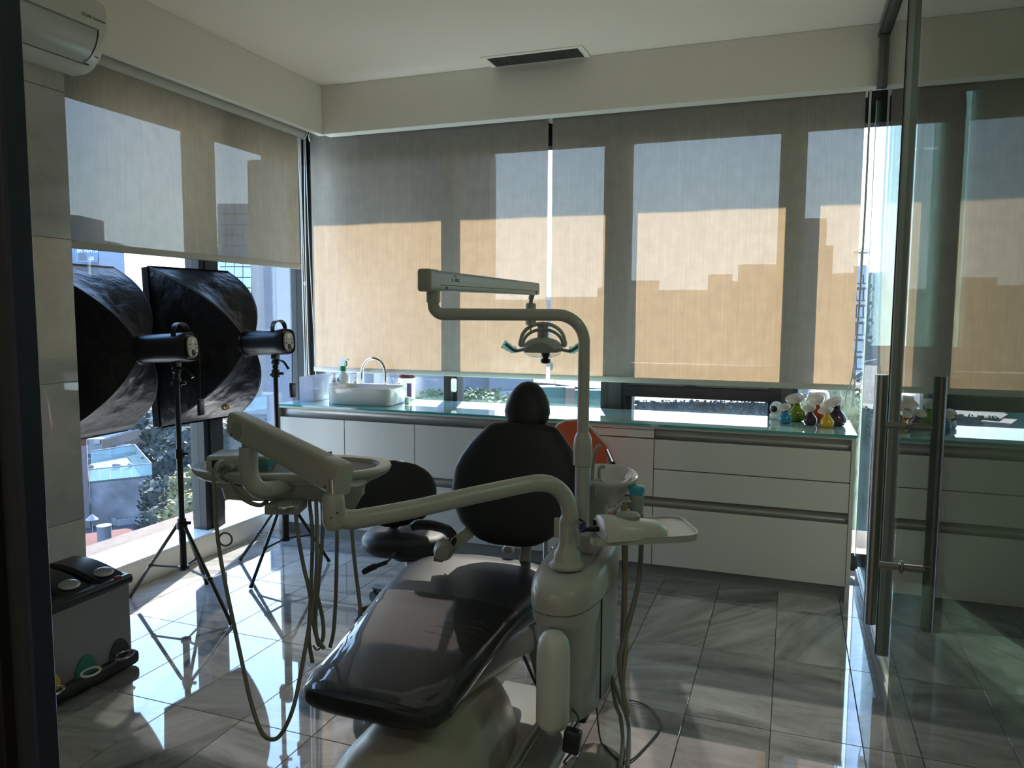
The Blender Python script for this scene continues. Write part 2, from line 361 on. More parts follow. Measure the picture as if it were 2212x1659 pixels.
# ---- left window
w1=struct('window_1')
XW=-3.46
def mull_y(y0,y1,z0=.145,z1=2.62):
    mk('mullion',MB().box(XW-.06,XW+.045,y0,y1,z0,z1),'mullion',w1,smooth=False)
    mk('mullion_cap',MB().box(XW+.045,XW+.053,y0+.05,y1-.035,z0,z1),'mullion_mid',w1,smooth=False)
for a,b in ((2.64,2.865),(3.755,3.925),(4.80,4.96)): mull_y(a,b)
mk('head_frame',MB().box(XW-.06,XW+.045,2.63,4.9,2.60,2.70),'mullion',w1,smooth=False)
mk('spandrel',MB().box(XW-.1,XW+.02,2.62,5.0,2.70,HC+.1),'mullion_mid',w1,smooth=False)
for a,b in ((2.865,3.755),(3.925,4.80)):
    mk('glass_pane',MB().box(XW-.006,XW,a,b,.14,2.60),'pane',w1,smooth=False)
# ---- back window
w2=struct('window_2')
YW=4.93
for a,b in ((-3.41,-3.352),(-2.298,-2.195),(-1.165,-1.0),(-.103,.046),(.75,.85)):
    mk('mullion',MB().box(a,b,YW-.05,YW+.07,0.0,2.62),'mullion',w2,smooth=False)
    if b-a>.07: mk('mullion_cap',MB().box(a+.055,b-.028,YW-.058,YW-.05,0.0,2.62),'mullion_mid',w2,smooth=False)
mk('head_frame',MB().box(-3.5,.85,YW-.05,YW+.07,2.605,2.70),'mullion',w2,smooth=False)
mk('spandrel',MB().box(-3.5,.85,YW-.02,YW+.1,2.70,HC+.1),'mullion_mid',w2,smooth=False)
mk('foot_frame',MB().box(-3.41,.85,YW-.05,YW+.07,0,.10),'mullion',w2,smooth=False)
for a,b in ((-3.352,-2.298),(-2.195,-1.165),(.046,.75)):
    mk('glass_pane',MB().box(a,b,YW,YW+.006,.09,2.61),'pane',w2,smooth=False)
# operable bay: fixed light above, hopper below
mk('glass_pane',MB().box(-1.0,-.103,YW,YW+.006,1.20,2.61),'pane',w2,smooth=False)
mk('transom',MB().box(-1.0,-.103,YW-.05,YW+.07,.985,1.075),'mullion',w2,smooth=False)
mk('transom_lip',MB().box(-.985,-.118,YW-.062,YW-.05,1.062,1.085),'mullion_mid',w2,smooth=False)
mk('transom',MB().box(-1.0,-.103,YW-.03,YW+.07,1.115,1.20),'mullion',w2,smooth=False)
mk('hopper_sash',MB().box(-.985,-.118,YW-.035,YW+.06,1.075,1.115),'mullion_mid',w2,smooth=False)
for a,b in ((-1.0,-.962),(-.122,-.103)): mk('hopper_stile',MB().box(a,b,YW-.035,YW+.06,.1,.985),'mullion',w2,smooth=False)
mk('glass_pane',MB().box(-.962,-.122,YW,YW+.006,.10,.985),'pane',w2,smooth=False)
mk('hopper_latch',MB().rbox(-.62,-.56,YW-.08,YW-.06,1.07,1.10,.006),'black_plastic',w2)
mk('window_sensor',MB().rbox(-2.232,-2.192,YW-.082,YW-.058,.965,1.06,.012),'white_pl',w2)
# building slab edge outside: floor ledge and the projecting slab that shades the glass
mk('outer_ledge',MB().rbox(-4.02,-3.53,1.5,5.0,-.25,.085,.02,2),'concrete_pink',w1)
mk('outer_ledge',MB().rbox(-4.02,2.4,5.0,5.50,-.25,.085,.02,2),'concrete_pink',w2)
mk('sun_visor',MB().box(-4.6,3.2,5.0,5.86,2.98,3.2),'bld_slate',w2,smooth=False)
mk('sun_visor',MB().box(-4.35,-3.5,1.5,5.0,2.98,3.2),'bld_slate',w1,smooth=False)
# ---- glass partition on the right, and the door in front of it
pt=struct('wall_glass')
XP=.405
mk('head_channel',MB().rbox(XP-.03,XP+.03,.6,4.62,HC-.075,HC,.003,1),'alu_frame',pt,smooth=False)
mk('head_channel_lip',MB().box(XP-.034,XP-.03,.6,4.62,HC-.082,HC-.06),'screw',pt,smooth=False)
mk('end_post',MB().rbox(XP-.03,XP+.03,4.575,4.63,2.72,HC-.075,.003,1),'alu_frame',pt,smooth=False)
mk('end_seal',MB().box(XP-.007,XP+.007,4.855,4.878,.09,2.72),'edge_light',pt,smooth=False); mk('glass_pane',MB().box(XP-.005,XP+.005,4.575,4.855,.10,2.72),'green_pane',pt,smooth=False)
mk('glass_pane',MB().box(XP-.005,XP+.005,3.46,4.575,.10,HC-.075),'green_pane',pt,smooth=False)
mk('middle_post',MB().rbox(XP-.026,XP+.02,3.40,3.46,.105,HC-.075,.003,1),'alu_frame',pt,smooth=False)
mk('middle_post_gasket',MB().box(XP-.029,XP-.026,3.418,3.432,.105,HC-.075),'gasket',pt,smooth=False)
mk('glass_pane',MB().box(XP-.005,XP+.005,.75,3.40,.10,HC-.075),'green_pane',pt,smooth=False)
mk('base_rail',MB().rbox(XP-.02,XP+.025,.75,4.63,0,.085,.003,1),'alu',pt,smooth=False)
mk('base_rail_top',MB().box(XP-.012,XP+.012,.75,4.6,.085,.105),'white_pl',pt,smooth=False)
d1=struct('door_1')
XD=.387
mk('glass_pane',MB().rbox(XD-.005,XD+.005,.75,3.03,.012,HC-.085,.001,1),'door_pane',d1,smooth=False)
for xx,nm in ((-.094,'pull_bar'),(.106,'pull_bar')):
    mk(nm,MB().tube([(XD+xx,2.87,.44),(XD+xx,2.87,1.315)],.021,20),'steel',d1)
for z in (1.142,.652):
    mk('standoff',MB().tube([(XD-.094,2.87,z),(XD+.106,2.87,z)],.0125,14),'steel',d1)
    mk('standoff_ring',MB().tube([(XD-.012,2.87,z),(XD-.008,2.87,z),(XD+.008,2.87,z),(XD+.012,2.87,z)],[.018,.024,.024,.018],18),'steel',d1)
# door jamb close to the camera on the left
tr=struct('trim_3')
mk('jamb',MB().rbox(-1.40,-1.268,.86,.96,0,HC,.004,1),'navy',tr,smooth=False)
mk('jamb_gasket',MB().box(-1.268,-1.252,.88,.95,0,HC),'gasket',tr,smooth=False)
mk('jamb_glass_edge',MB().box(-1.252,-1.212,.90,.925,0,HC),'mullion_mid',tr,smooth=False)
mk('jamb_edge',MB().rbox(-1.212,-1.197,.895,.94,0,HC,.004,1),'navy',tr,smooth=False)
mk('glass_pane',MB().box(-3.1,-1.40,.905,.915,.02,HC),'green_pane',tr,smooth=False)
# unseen ceiling lights: the passage lamp, and one added to brighten right-facing surfaces
for px_,py_,en,wl_ in ((-1.5,-.7,LAMP,'on the passage ceiling outside the glass doorway'),(1.5,2.0,FILL_LAMP,'added unseen beyond the glass partition as fill from the right')):
    lt=thing('ceiling_light','long white linear light '+wl_,'light',(px_,py_,HC))
    mk('housing',MB().rbox(px_-.6,px_+.6,py_-.06,py_+.06,HC-.05,HC,.006,1),'white_pl',lt)
    mk('diffuser',MB().box(px_-.58,px_+.58,py_-.045,py_+.045,HC-.056,HC-.05),'led_lens',lt)
    la=bpy.data.lights.new('lamp','AREA'); la.shape='RECTANGLE'; la.size=1.1; la.size_y=.09; la.energy=en; la.color=(1,.93,.80)
    lo=bpy.data.objects.new('lamp',la); COL.objects.link(lo); lo.parent=lt; lo.location=(0,0,-.06)

# ---------------------------------------------------------------- roller blinds
def chain_loop(name,pts,parent,r=.0035): return mk(name,MB().tube(spl(pts,6),r,6),'chain',parent)
def blind(label,axis,c0,c1,plane,z0,z1,off):
    if axis=='x': t=thing('roller_blind',label,'blind',((c0+c1)/2,plane,z1))
    else: t=thing('roller_blind',label,'blind',(plane,(c0+c1)/2,z1))
    n=24; m=MB(); th=.0012; rows=10
    def P(c,z,o): return (c,plane+o,z) if axis=='x' else (plane+o,c,z)
    rg=[]
    for i in range(rows+1):
        z=z0+.03+(z1-z0-.03)*i/rows
        a=[];b=[]
        for j in range(n+1):
            c=c0+(c1-c0)*j/n; w=.006*math.sin(j*.9+1)*math.sin(i/rows*math.pi)*.6
            a.append(P(c,z,w+th/2)); b.append(P(c,z,w-th/2))
        rg.append(a+b[::-1])
    m.loft(rg,False,False); mk('blind_cloth',m,'blind_fabric',t,sharp=60)
    e=.004
    h=MB(); h.rbox(c0,c1,plane-.009,plane+.009,z0,z0+.036,.006,2) if axis=='x' else h.rbox(plane-.009,plane+.009,c0,c1,z0,z0+.036,.006,2)
    mk('hem_bar',h,'blind_hem',t)
    rr=.034; c=[P(c0+.004,z1,off),P(c1-.004,z1,off)]
    mk('roller_tube',MB().tube(c,rr,20),'blind_hem',t)
    for cc,s_ in ((c0-.006,1),(c1+.006,-1)):
        mk('roller_bracket',MB().tube([P(cc-.004,z1,off),P(cc+.004,z1,off)],.042,16),'white_pl',t)
        mk('bracket_arm',MB().box(*( (cc-.003,cc+.003,plane+off-.02,plane+off+.02,z1,HC) if axis=='x' else (plane+off-.02,plane+off+.02,cc-.003,cc+.003,z1,HC))),'white_pl',t)
    return t
bl=blind('beige roller blind on the left window behind the two softboxes, drawn halfway','y',2.56,4.555,-3.25,1.815,2.745,.034)
chain_loop('pull_chain',[(-3.262,4.575,2.74),(-3.262,4.595,2.1),(-3.262,4.60,1.4),(-3.262,4.60,.96),(-3.262,4.612,.93),(-3.262,4.625,.97),(-3.262,4.62,1.7),(-3.262,4.59,2.74)],bl)
mk('chain_joint',MB().sph((-3.262,4.622,1.72),.008,.008,.018,10,8),'white_pl',bl)
bl=blind('beige roller blind on the back window, left one behind the sink','x',-3.285,-1.500,4.75,1.085,2.765,.034)
chain_loop('pull_chain',[(-3.30,4.70,2.76),(-3.305,4.70,2.0),(-3.30,4.70,1.2),(-3.29,4.70,1.03),(-3.265,4.70,.985),(-3.24,4.70,1.05),(-3.245,4.70,1.3),(-3.275,4.70,2.0),(-3.29,4.70,2.76)],bl)
chain_loop('pull_chain',[(-3.335,4.71,2.76),(-3.345,4.71,1.8),(-3.335,4.71,.985)],bl)
bl=blind('beige roller blind on the back window, wide right one above the row of vases','x',-1.474,.335,4.75,1.085,2.765,.034)
chain_loop('pull_chain',[(.352,4.70,2.76),(.350,4.70,1.9),(.335,4.70,1.25),(.305,4.70,1.08),(.300,4.70,1.03),(.318,4.70,.995),(.338,4.70,1.04),(.343,4.70,1.3),(.356,4.70,2.0),(.356,4.70,2.76)],bl)
mk('chain_joint',MB().sph((.340,4.70,1.06),.006,.006,.012,10,8),'white_pl',bl)
mk('torn_edge',MB().prism([(-1.474,4.744,1.205),(-1.452,4.744,1.19),(-1.45,4.744,1.165),(-1.462,4.744,1.145),(-1.474,4.744,1.15)],(0,.0015,0)),'blind_hem',bl)
# ---------------------------------------------------------------- counter
CX0,CX1,CY=-3.263,.333,4.28
wt=thing('worktop','long pale green glass worktop running along the back window','counter',(-1.465,4.56,.874))
mk('glass_top',MB().rbox(CX0+.006,CX1+.004,CY-.012,4.872,.886,.8995,.0015,1),'worktop_glass',wt,smooth=False)
mk('glass_edge',MB().box(CX0+.008,CX1+.002,CY-.0135,CY-.0118,.8865,.899),'edge_glass',wt,smooth=False)
xs=[CX0+.02,-2.736,-2.221,-1.717,-1.212,-.709,CX1-.02]
labs=['white lacquered base cabinet at the left end below the box by the sink','white lacquered base cabinet below the sink, second from the left window','white lacquered base cabinet behind the black stool','white lacquered base cabinet behind the dental chair backrest','white lacquered base cabinet behind the orange chair, with a plain panel under the worktop','wide white drawer cabinet at the right end below the coloured vases']
for i,(a,b) in enumerate(zip(xs,xs[1:])):
    cb=thing('base_cabinet',labs[i],'cabinet',((a+b)/2,4.58,0),'base cabinets below the window')
    mk('body',MB().box(a+.001,b-.001,CY+.045,4.86,.09,.884),'cab_body',cb,smooth=False)
    mk('plinth',MB().box(a,b,CY+.055,CY+.07,0,.088),'kick',cb,smooth=False)
    g=.0022; fr=[(.482,.812),(.088,.424)] if i<5 else [(.645,.812),(.482,.640),(.088,.424)]
    for z0,z1 in fr:
        mk('drawer_front' if i==5 else 'door',MB().rbox(a+g,b-g,CY,CY+.02,z0,z1,.0015,1),'cab_white',cb,smooth=False)
    if i==4: mk('filler_panel',MB().rbox(a+g,b-g,CY-.001,CY+.02,.818,.862,.0015,1),'cab_white',cb,smooth=False)
    for zz,hh in ((.848,.034),(.453,.027)):
        if i==4 and zz>.8: continue
        pr=[]
        for k in range(9):
            t=math.pi*k/8; pr.append((CY+.004+.030*math.sin(t),zz+hh*math.cos(t)))
        poly=[(a,y,z) for y,z in pr]+[(a,CY+.042,zz-hh),(a,CY+.042,zz+hh)]
        mk('grip_rail',MB().prism(poly,(b-a,0,0)),'rail_alu',cb)
    if i==0: mk('side_panel',MB().rbox(CX0,CX0+.02,CY-.006,4.86,0,.885,.001,1),'cab_white',cb,smooth=False)
    if i==5: mk('side_panel',MB().rbox(CX1-.02,CX1,CY-.006,4.86,0,.885,.001,1),'cab_white',cb,smooth=False)
    mk('top_strip',MB().box(a,b,CY-.004,CY+.03,.873 if i!=4 else .866,.8858),'cab_body',cb,smooth=False)
# ---------------------------------------------------------------- on the counter, left
sk=thing('vessel_sink','white rectangular ceramic vessel sink standing on the glass worktop','sink',(-2.70,4.522,.9))
Mr=Matrix.Translation((-2.70,4.522,.9))@Matrix.Rotation(math.radians(4),4,'Z')
def rr(a,b,z,n=7): return [Mr@p for p in sell((0,0,z),(1,0,0),(0,1,0),a,b,n,44)]
mk('bowl',MB().loft([rr(.20,.13,.002),rr(.216,.148,.0),rr(.223,.156,.008),rr(.235,.168,.108),rr(.238,.171,.114),rr(.234,.167,.118),rr(.226,.159,.116),rr(.195,.128,.02),rr(.15,.09,.016)]),'ceramic',sk,sharp=60)
mk('drain',MB().lathe([(.0,.0),(.022,.0),(.024,.003),(.0,.004)],(-2.70,4.522,.916)),'chrome',sk)
fc=thing('faucet','tall chrome swan neck faucet rising behind the white sink','faucet',(-2.673,4.715,0.896))
fb=wl(fc); fc.location=(fb.x,4.715,.9); fb=wl(fc)
mk('spout',MB().tube([fb,fb+Vector((0,0,.19))]+[fb+Vector((-.094+.094*math.cos(math.pi*k/14),0,.19+.105*math.sin(math.pi*k/14))) for k in range(1,15)]+[fb+Vector((-.188,0,.135))],.0115,16),'chrome',fc)
mk('base_ring',MB().lathe([(.0,0),(.026,0),(.026,.012),(.016,.03),(.0,.03)],fb),'chrome',fc)
mk('lever',MB().tube([fb+Vector((.012,0,.05)),fb+Vector((.05,-.01,.065))],.005,10),'chrome',fc)
def pump(label,loc,h,r,m,red=False):
    t=thing('pump_bottle',label,'bottle',loc,'bottles behind the sink'); p=Vector(loc)
    mk('body',MB().lathe([(0,0),(r*.96,0),(r,.008),(r,h*.52),(r*.92,h*.60),(r*.5,h*.66),(r*.42,h*.67),(r*.42,h*.70),(0,h*.70)],p,24),m,t)
    mk('collar',MB().lathe([(0,h*.70),(r*.46,h*.70),(r*.44,h*.80),(r*.2,h*.83),(0,h*.83)],p,18),'white_pl',t)
    if red: mk('ring',MB().lathe([(r*.48,h*.69),(r*.5,h*.695),(r*.48,h*.71)],p,18),'red',t)
    mk('pump_head',MB().tube([p+Vector((0,0,h*.82)),p+Vector((0,0,h*.94))],r*.13,8).rbox(p.x-r*.95,p.x+r*.3,p.y-r*.22,p.y+r*.22,p.z+h*.93,p.z+h,r*.1,2),'white_pl',t)
    return t
pump('clear pump bottle with a red ring at far left behind the sink',(-2.985,4.548,0.9),.20,.036,'bottle_pl',True)
pump('small white pump bottle directly behind the sink, right of the spray bottle',(-2.908,4.705,0.9),.19,.033,'bottle_pl')
loc=(-2.992,4.67,0.9); p=Vector(loc); sb=thing('spray_bottle','white trigger spray bottle with a green collar behind the sink','bottle',loc)
mk('body',MB().lathe([(0,0),(.046,0),(.049,.008),(.049,.15),(.044,.17),(.022,.19),(.018,.205),(0,.205)],p,24),'bottle_pl',sb)
mk('collar',MB().lathe([(0,.203),(.024,.203),(.022,.235),(0,.237)],p,20),'green_ring',sb)
mk('trigger_head',MB().prism([p+Vector(q) for q in ((-.028,-.012,.262),(-.02,-.012,.28),(.0,-.012,.288),(.045,-.012,.292),(.05,-.012,.280),(.028,-.012,.272),(.018,-.012,.236),(-.014,-.012,.236))],(0,.024,0)),'white_pl',sb)
mk('trigger',MB().tube(spl([p+Vector((.03,0,.272)),p+Vector((.036,0,.255)),p+Vector((.03,0,.236))],4),.004,8),'green_ring',sb)
mk('print_mark',MB().box(p.x-.012,p.x-.004,p.y-.0505,p.y-.0485,p.z+.13,p.z+.155).box(p.x-.012,p.x+.004,p.y-.0505,p.y-.0485,p.z+.13,p.z+.137),'ink',sb)
ab=thing('acrylic_box','open translucent white acrylic box at the left end of the worktop','box',(-3.137,4.57,.9))
q=[(-3.188,4.432),(-3.088,4.444),(-3.10,4.72),(-3.20,4.71)]
mk('walls',MB().prism([(x,y,.9005) for x,y in (q[0],q[1],(q[1][0]-.003,q[1][1]+.004),(q[0][0]+.003,q[0][1]+.004))],(0,0,.17)),'acrylic_thin',ab,smooth=False)
mk('side',MB().prism([(q[0][0],q[0][1]+.004,.9005),(q[0][0]+.004,q[0][1]+.004,.9005),(q[3][0]+.004,q[3][1],.9005),(q[3][0],q[3][1],.9005)],(0,0,.172)),'acrylic_thin',ab,smooth=False)
mk('side',MB().prism([(q[1][0]-.004,q[1][1]+.004,.9005),(q[1][0],q[1][1]+.004,.9005),(q[2][0],q[2][1],.9005),(q[2][0]-.004,q[2][1],.9005)],(0,0,.168)),'acrylic_thin',ab,smooth=False)
mk('back',MB().prism([(q[3][0],q[3][1],.9005),(q[2][0],q[2][1],.9005),(q[2][0],q[2][1]+.004,.9005),(q[3][0],q[3][1]+.004,.9005)],(0,0,.172)),'acrylic',ab,smooth=False)
mk('contents',MB().rbox(-3.175,-3.105,4.47,4.66,.902,.985,.004,2),'white_pl',ab)
loc=(-2.574,4.846,0.9); p=Vector(loc); cn=thing('wipes_canister','white and purple wipes canister with a dark purple lid right of the sink','canister',loc)
mk('body',MB().lathe([(0,0),(.056,0),(.060,.006),(.060,.150),(.056,.156),(0,.156)],p,36),'white_pl',cn)
mk('lid',MB().lathe([(0,.155),(.062,.155),(.063,.160),(.060,.182),(.050,.188),(.03,.190),(0,.190)],p,36),'purple_cap',cn)
mk('lid_tab',MB().rbox(p.x-.02,p.x+.02,p.y-.02,p.y+.02,p.z+.186,p.z+.196,.004,2),'purple_cap',cn)
def band(a0,a1,z0,z1,rad,m,nm):
    k=8; A=[p+Vector((rad*math.cos(a0+(a1-a0)*i/k),rad*math.sin(a0+(a1-a0)*i/k),z0)) for i in range(k+1)]; B=[x+Vector((0,0,z1-z0)) for x in A]
    b=MB(); b.loft([A,B],False,False,False); mk(nm,b,m,cn)
D=math.radians
band(D(-62),D(-30),.020,.118,.0606,'purple','label_panel'); band(D(-135),D(-112),.06,.118,.0606,'purple','label_panel')
for i,(z,w0,w1) in enumerate(((.100,-108,-66),(.066,-104,-70),(.030,-104,-74))): band(D(w0),D(w1),z,z+(.006 if i==0 else .0018),.0606,'ink','print_line')
fdir=Vector((math.cos(D(-84)),math.sin(D(-84)),0)); text('letter','D',.036,p+fdir*.0612+Vector((-.012,0,.072)),(1,.11,0),(0,0,1),'ink',cn)
loc=(-2.439,4.598,0.9); p=Vector(loc); eg=thing('egg_timer','small cream egg shaped object between the sink and the wipes canister','ornament',loc)
mk('shell',MB().lathe([(0,0),(.012,0),(.018,.01),(.02,.022),(.017,.036),(.009,.046),(0,.048)],p,20),'blind_hem',eg)
# ---------------------------------------------------------------- vases at the right end
def vase(loc,h,mt,lean,az,label):
    t=thing('vase',label,'vase',loc,'bird shaped vases'); p=Vector(loc); d=Vector((math.cos(az),math.sin(az),0)); s=h/.136
    body=[(.030,0),(.040,.004),(.047,.018),(.0495,.032),(.046,.050),(.036,.066),(.025,.077),(.020,.086),(.018,.094)]
    rings=[[p+Vector((r*s*math.cos(2*math.pi*j/28),r*s*math.sin(2*math.pi*j/28),z*s)) for j in range(28)] for r,z in body]
    flare=[(.019,.10,.25),(.024,.108,.5),(.032,.117,.8),(.042,.126,1.0),(.050,.134,1.0)]
    def ring(r,z,k,sc=1):
        a=lean*k; n=(Vector((0,0,1))*math.cos(a)+d*math.sin(a)); u=(d*math.cos(a)-Vector((0,0,1))*math.sin(a)); w=n.cross(u)
        c=p+Vector((0,0,.094*s))+n*((z-.094)*s)+d*(.012*s*k)
        return [c+(u*math.cos(2*math.pi*j/28)+w*math.sin(2*math.pi*j/28))*r*s*sc for j in range(28)]
    # start direction of the neck rings must match the body rings
    e=Vector((1,0,0)); ang=az
    def rot(rg): k=round(ang/(2*math.pi)*28)%28; return rg[-k:]+rg[:-k] if k else rg
    rings+=[rot(ring(*f)) for f in flare]
    mk('body',MB().loft(rings,True,False),mt,t,sharp=70)
    inn=[rot(ring(r*.97,z+.0012,k)) for r,z,k in flare[::-1]]+[rot(ring(.012,.102,.3))]
    mk('mouth',MB().loft([rot(ring(.0505,.1342,1.0)),rot(ring(.0515,.1355,1.0))]+inn,False,True),'ceramic',t,sharp=70)
L=math.radians(30); A=math.radians(-112)
vase((-0.018,4.594,0.9),.100,'vase_blue',L,A,'small blue bird vase with a white mouth, beside the white ball camera')
vase((0.04,4.72,0.9),.140,'vase_green',L,A,'large green bird vase with a white mouth, behind the blue one')
vase((0.115,4.59,0.9),.100,'vase_plum',L,A,'small plum coloured bird vase in front of the orange one')
vase((0.155,4.726,0.9),.138,'vase_orange',L,A,'large orange bird vase, partly hidden behind the plum one')
vase((0.199,4.51,0.9),.103,'vase_yellow',L,math.radians(-125),'small yellow bird vase, nearest the front edge of the worktop')
vase((0.253,4.608,0.9),.140,'vase_brown',math.radians(36),math.radians(-140),'large dark brown bird vase nearest the right end of the worktop')
loc=(-0.071,4.759,0.9); p=Vector(loc); wc=thing('ball_camera','small white ball shaped camera with a black face at the left of the vases','camera',loc)
mk('base',MB().lathe([(0,0),(.030,0),(.036,.008),(.037,.028),(.033,.034),(0,.034)],p,28),'white_pl',wc)
mk('head',MB().sph(p+Vector((0,0,.066)),.037,.037,.040,24,16),'white_pl',wc)
fd=Vector((-.42,-.9,.05)).normalized(); q=Matrix.Translation(p+Vector((0,0,.062))+fd*.026)@fd.to_track_quat('Z','Y').to_matrix().to_4x4()
mk('lens_face',MB().sph((0,0,0),.022,.026,.014,20,10).__class__().lathe([(0,-.006),(.020,-.004),(.0215,.004),(.016,.010),(0,.013)],(0,0,0),24,None) if False else MB().add([q@Vector(v) for v in MB().lathe([(0,-.004),(.021,-.002),(.021,.006),(.015,.011),(0,.013)],(0,0,0),24).v],MB().lathe([(0,-.004),(.021,-.002),(.021,.006),(.015,.011),(0,.013)],(0,0,0),24).f),'black_plastic',wc)
loc=(0.161,5.128,0.9); p=Vector(loc); jr=thing('humidifier','white domed humidifier standing against the window behind the vases','humidifier',(p.x,4.80,.9)); p=wl(jr)
mk('tank',MB().lathe([(0,0),(.060,0),(.064,.01),(.062,.10),(.058,.15),(.052,.166),(.04,.174),(0,.176)],p,30),'acrylic',jr)
mk('base',MB().lathe([(.0,0),(.066,0),(.067,.035),(.0645,.04),(.06,.04)],p,30),'white_pl',jr)
# ---------------------------------------------------------------- ceiling vent
vn=thing('air_vent','long narrow dark slotted air vent on the ceiling near the back wall','vent',(-1.523,4.552,HC))
for bx in ((-1.845,-1.205,4.44,4.468),(-1.845,-1.205,4.634,4.662),(-1.845,-1.812,4.468,4.634),(-1.238,-1.205,4.468,4.634)):
    mk('frame',MB().box(bx[0],bx[1],bx[2],bx[3],HC-.006,HC),'ceil_paint',vn,smooth=False)
mk('backing',MB().box(-1.812,-1.238,4.468,4.634,HC-.0015,HC),'vent_dark',vn,smooth=False)
f0=None
for i in range(44):
    x=-1.806+.013*i
    if f0 is None: f0=mk('fin',MB().box(x,x+.004,4.468,4.634,HC-.0058,HC-.001),'vent_fin',vn,smooth=False)
    else: f=f0.copy(); COL.objects.link(f); f.location=(x+1.806,0,0)
# ---------------------------------------------------------------- air conditioner
ac=thing('air_conditioner','white wall air conditioner high on the marble pier at top left','air conditioner',(-3.1,2.2,2.57))
prof=[(-3.098,2.86),(-2.915,2.868),(-2.905,2.862),(-2.892,2.752),(-2.893,2.742),(-2.905,2.735),(-2.908,2.715),(-2.925,2.67),(-2.955,2.625),(-2.99,2.592),(-3.03,2.576),(-3.098,2.574)]
def ring(y,k): 
    cx,cz=-3.02,2.72
    return [((cx+(x-cx)*k if x>-3.09 else x),y,cz+(z-cz)*k) for x,z in prof]
mk('body',MB().loft([ring(1.72,1),ring(2.655,1),ring(2.672,.985),ring(2.68,.95)]),'ac_white',ac,sharp=50)
lip=[(-2.9035,2.736),(-2.9065,2.714),(-2.9235,2.669),(-2.9535,2.624),(-2.978,2.601)]
mk('louver',MB().prism([(x+.0025,1.75,z-.001) for x,z in lip]+[(x-.01,1.75,z+.004) for x,z in lip[::-1]],(0,.875,0)),'ac_lip',ac)
mk('louver_seam',MB().tube(spl([(-2.9755,1.74,2.601),(-2.9755,2.57,2.601),(-2.968,2.605,2.608),(-2.950,2.622,2.626),(-2.922,2.63,2.668),(-2.905,2.632,2.714),(-2.901,2.632,2.737)],6),.0025,6),'ink',ac)
mk('front_groove',MB().box(-2.8975,-2.8935,1.73,2.632,2.737,2.7465),'plate_dark',ac)
text('lettering','DUAL Inverter',.020,(-2.8935,2.545,2.775),(0,1,0),(-.11,0,1),'ink_grey',ac)
for k in range(3): mk('signal_mark',MB().tor((-2.943,2.655,2.640),.004+.003*k,.0007,Matrix.Rotation(math.radians(60),4,'Y'),14,4),'ink_grey',ac)
# ---------------------------------------------------------------- pedal bin
BX0,BX1,BY0,BY1=-2.93,-2.60,1.93,2.42
pb=thing('pedal_bin','steel and black three compartment pedal bin on the floor beside the marble pier','bin',((BX0+BX1)/2,(BY0+BY1)/2,0))
mk('body',MB().rbox(BX0+.012,BX1-.008,BY0+.01,BY1-.008,.055,.375,.02,3),'bin_steel',pb)
mk('base',MB().rbox(BX0,BX1+.012,BY0,BY1+.012,.006,.068,.022,3),'bin_black',pb)
mk('rim',MB().rbox(BX0,BX1+.002,BY0,BY1+.002,.362,.405,.015,3),'bin_black',pb)
w=(BY1-BY0)/3
for i,(pm,) in enumerate((('yellow',),('green_p',),('dark_p',))):
    y0=BY0+i*w+.012; y1=BY0+(i+1)*w-.012; n=9; rg=[]
    for k in range(n+1):
        t=k/n; x=BX1-.012-(BX1-BX0-.03)*t; z=.400+.055*math.sin(t*math.pi*.62)
        rg.append([(x,y0,.385),(x,y0,z-.012),(x,y0+.012,z),(x,y1-.012,z),(x,y1,z-.012),(x,y1,.385)])
    ld=mk('lid',MB().loft(rg),'bin_black',pb,sharp=30)
    mk('lid_badge',MB().sph((BX1-.075,(y0+y1)/2,.428),.032,.045,.006,18,8,Matrix.Rotation(math.radians(22),4,'Y')),'rail_alu',ld)
    yc=(y0+y1)/2
    sh=mk('pedal_shell',MB().prism([(BX1-.012,yc+.050*math.cos(math.pi*k/12),.066+.080*math.sin(math.pi*k/12)) for k in range(13)],(.008,0,0)),pm,pb)
    mk('pedal',MB().tor((BX1+.018,yc,.080),.032,.005,Matrix.Rotation(math.radians(12),4,'Y')@Matrix.Diagonal((.75,1.25,1,1)),22,6),'white_pl' if i==1 else 'chrome',sh)
mk('button',MB().sph((BX1-.02,2.355,.405),.010,.020,.006,14,8),'red',pb)

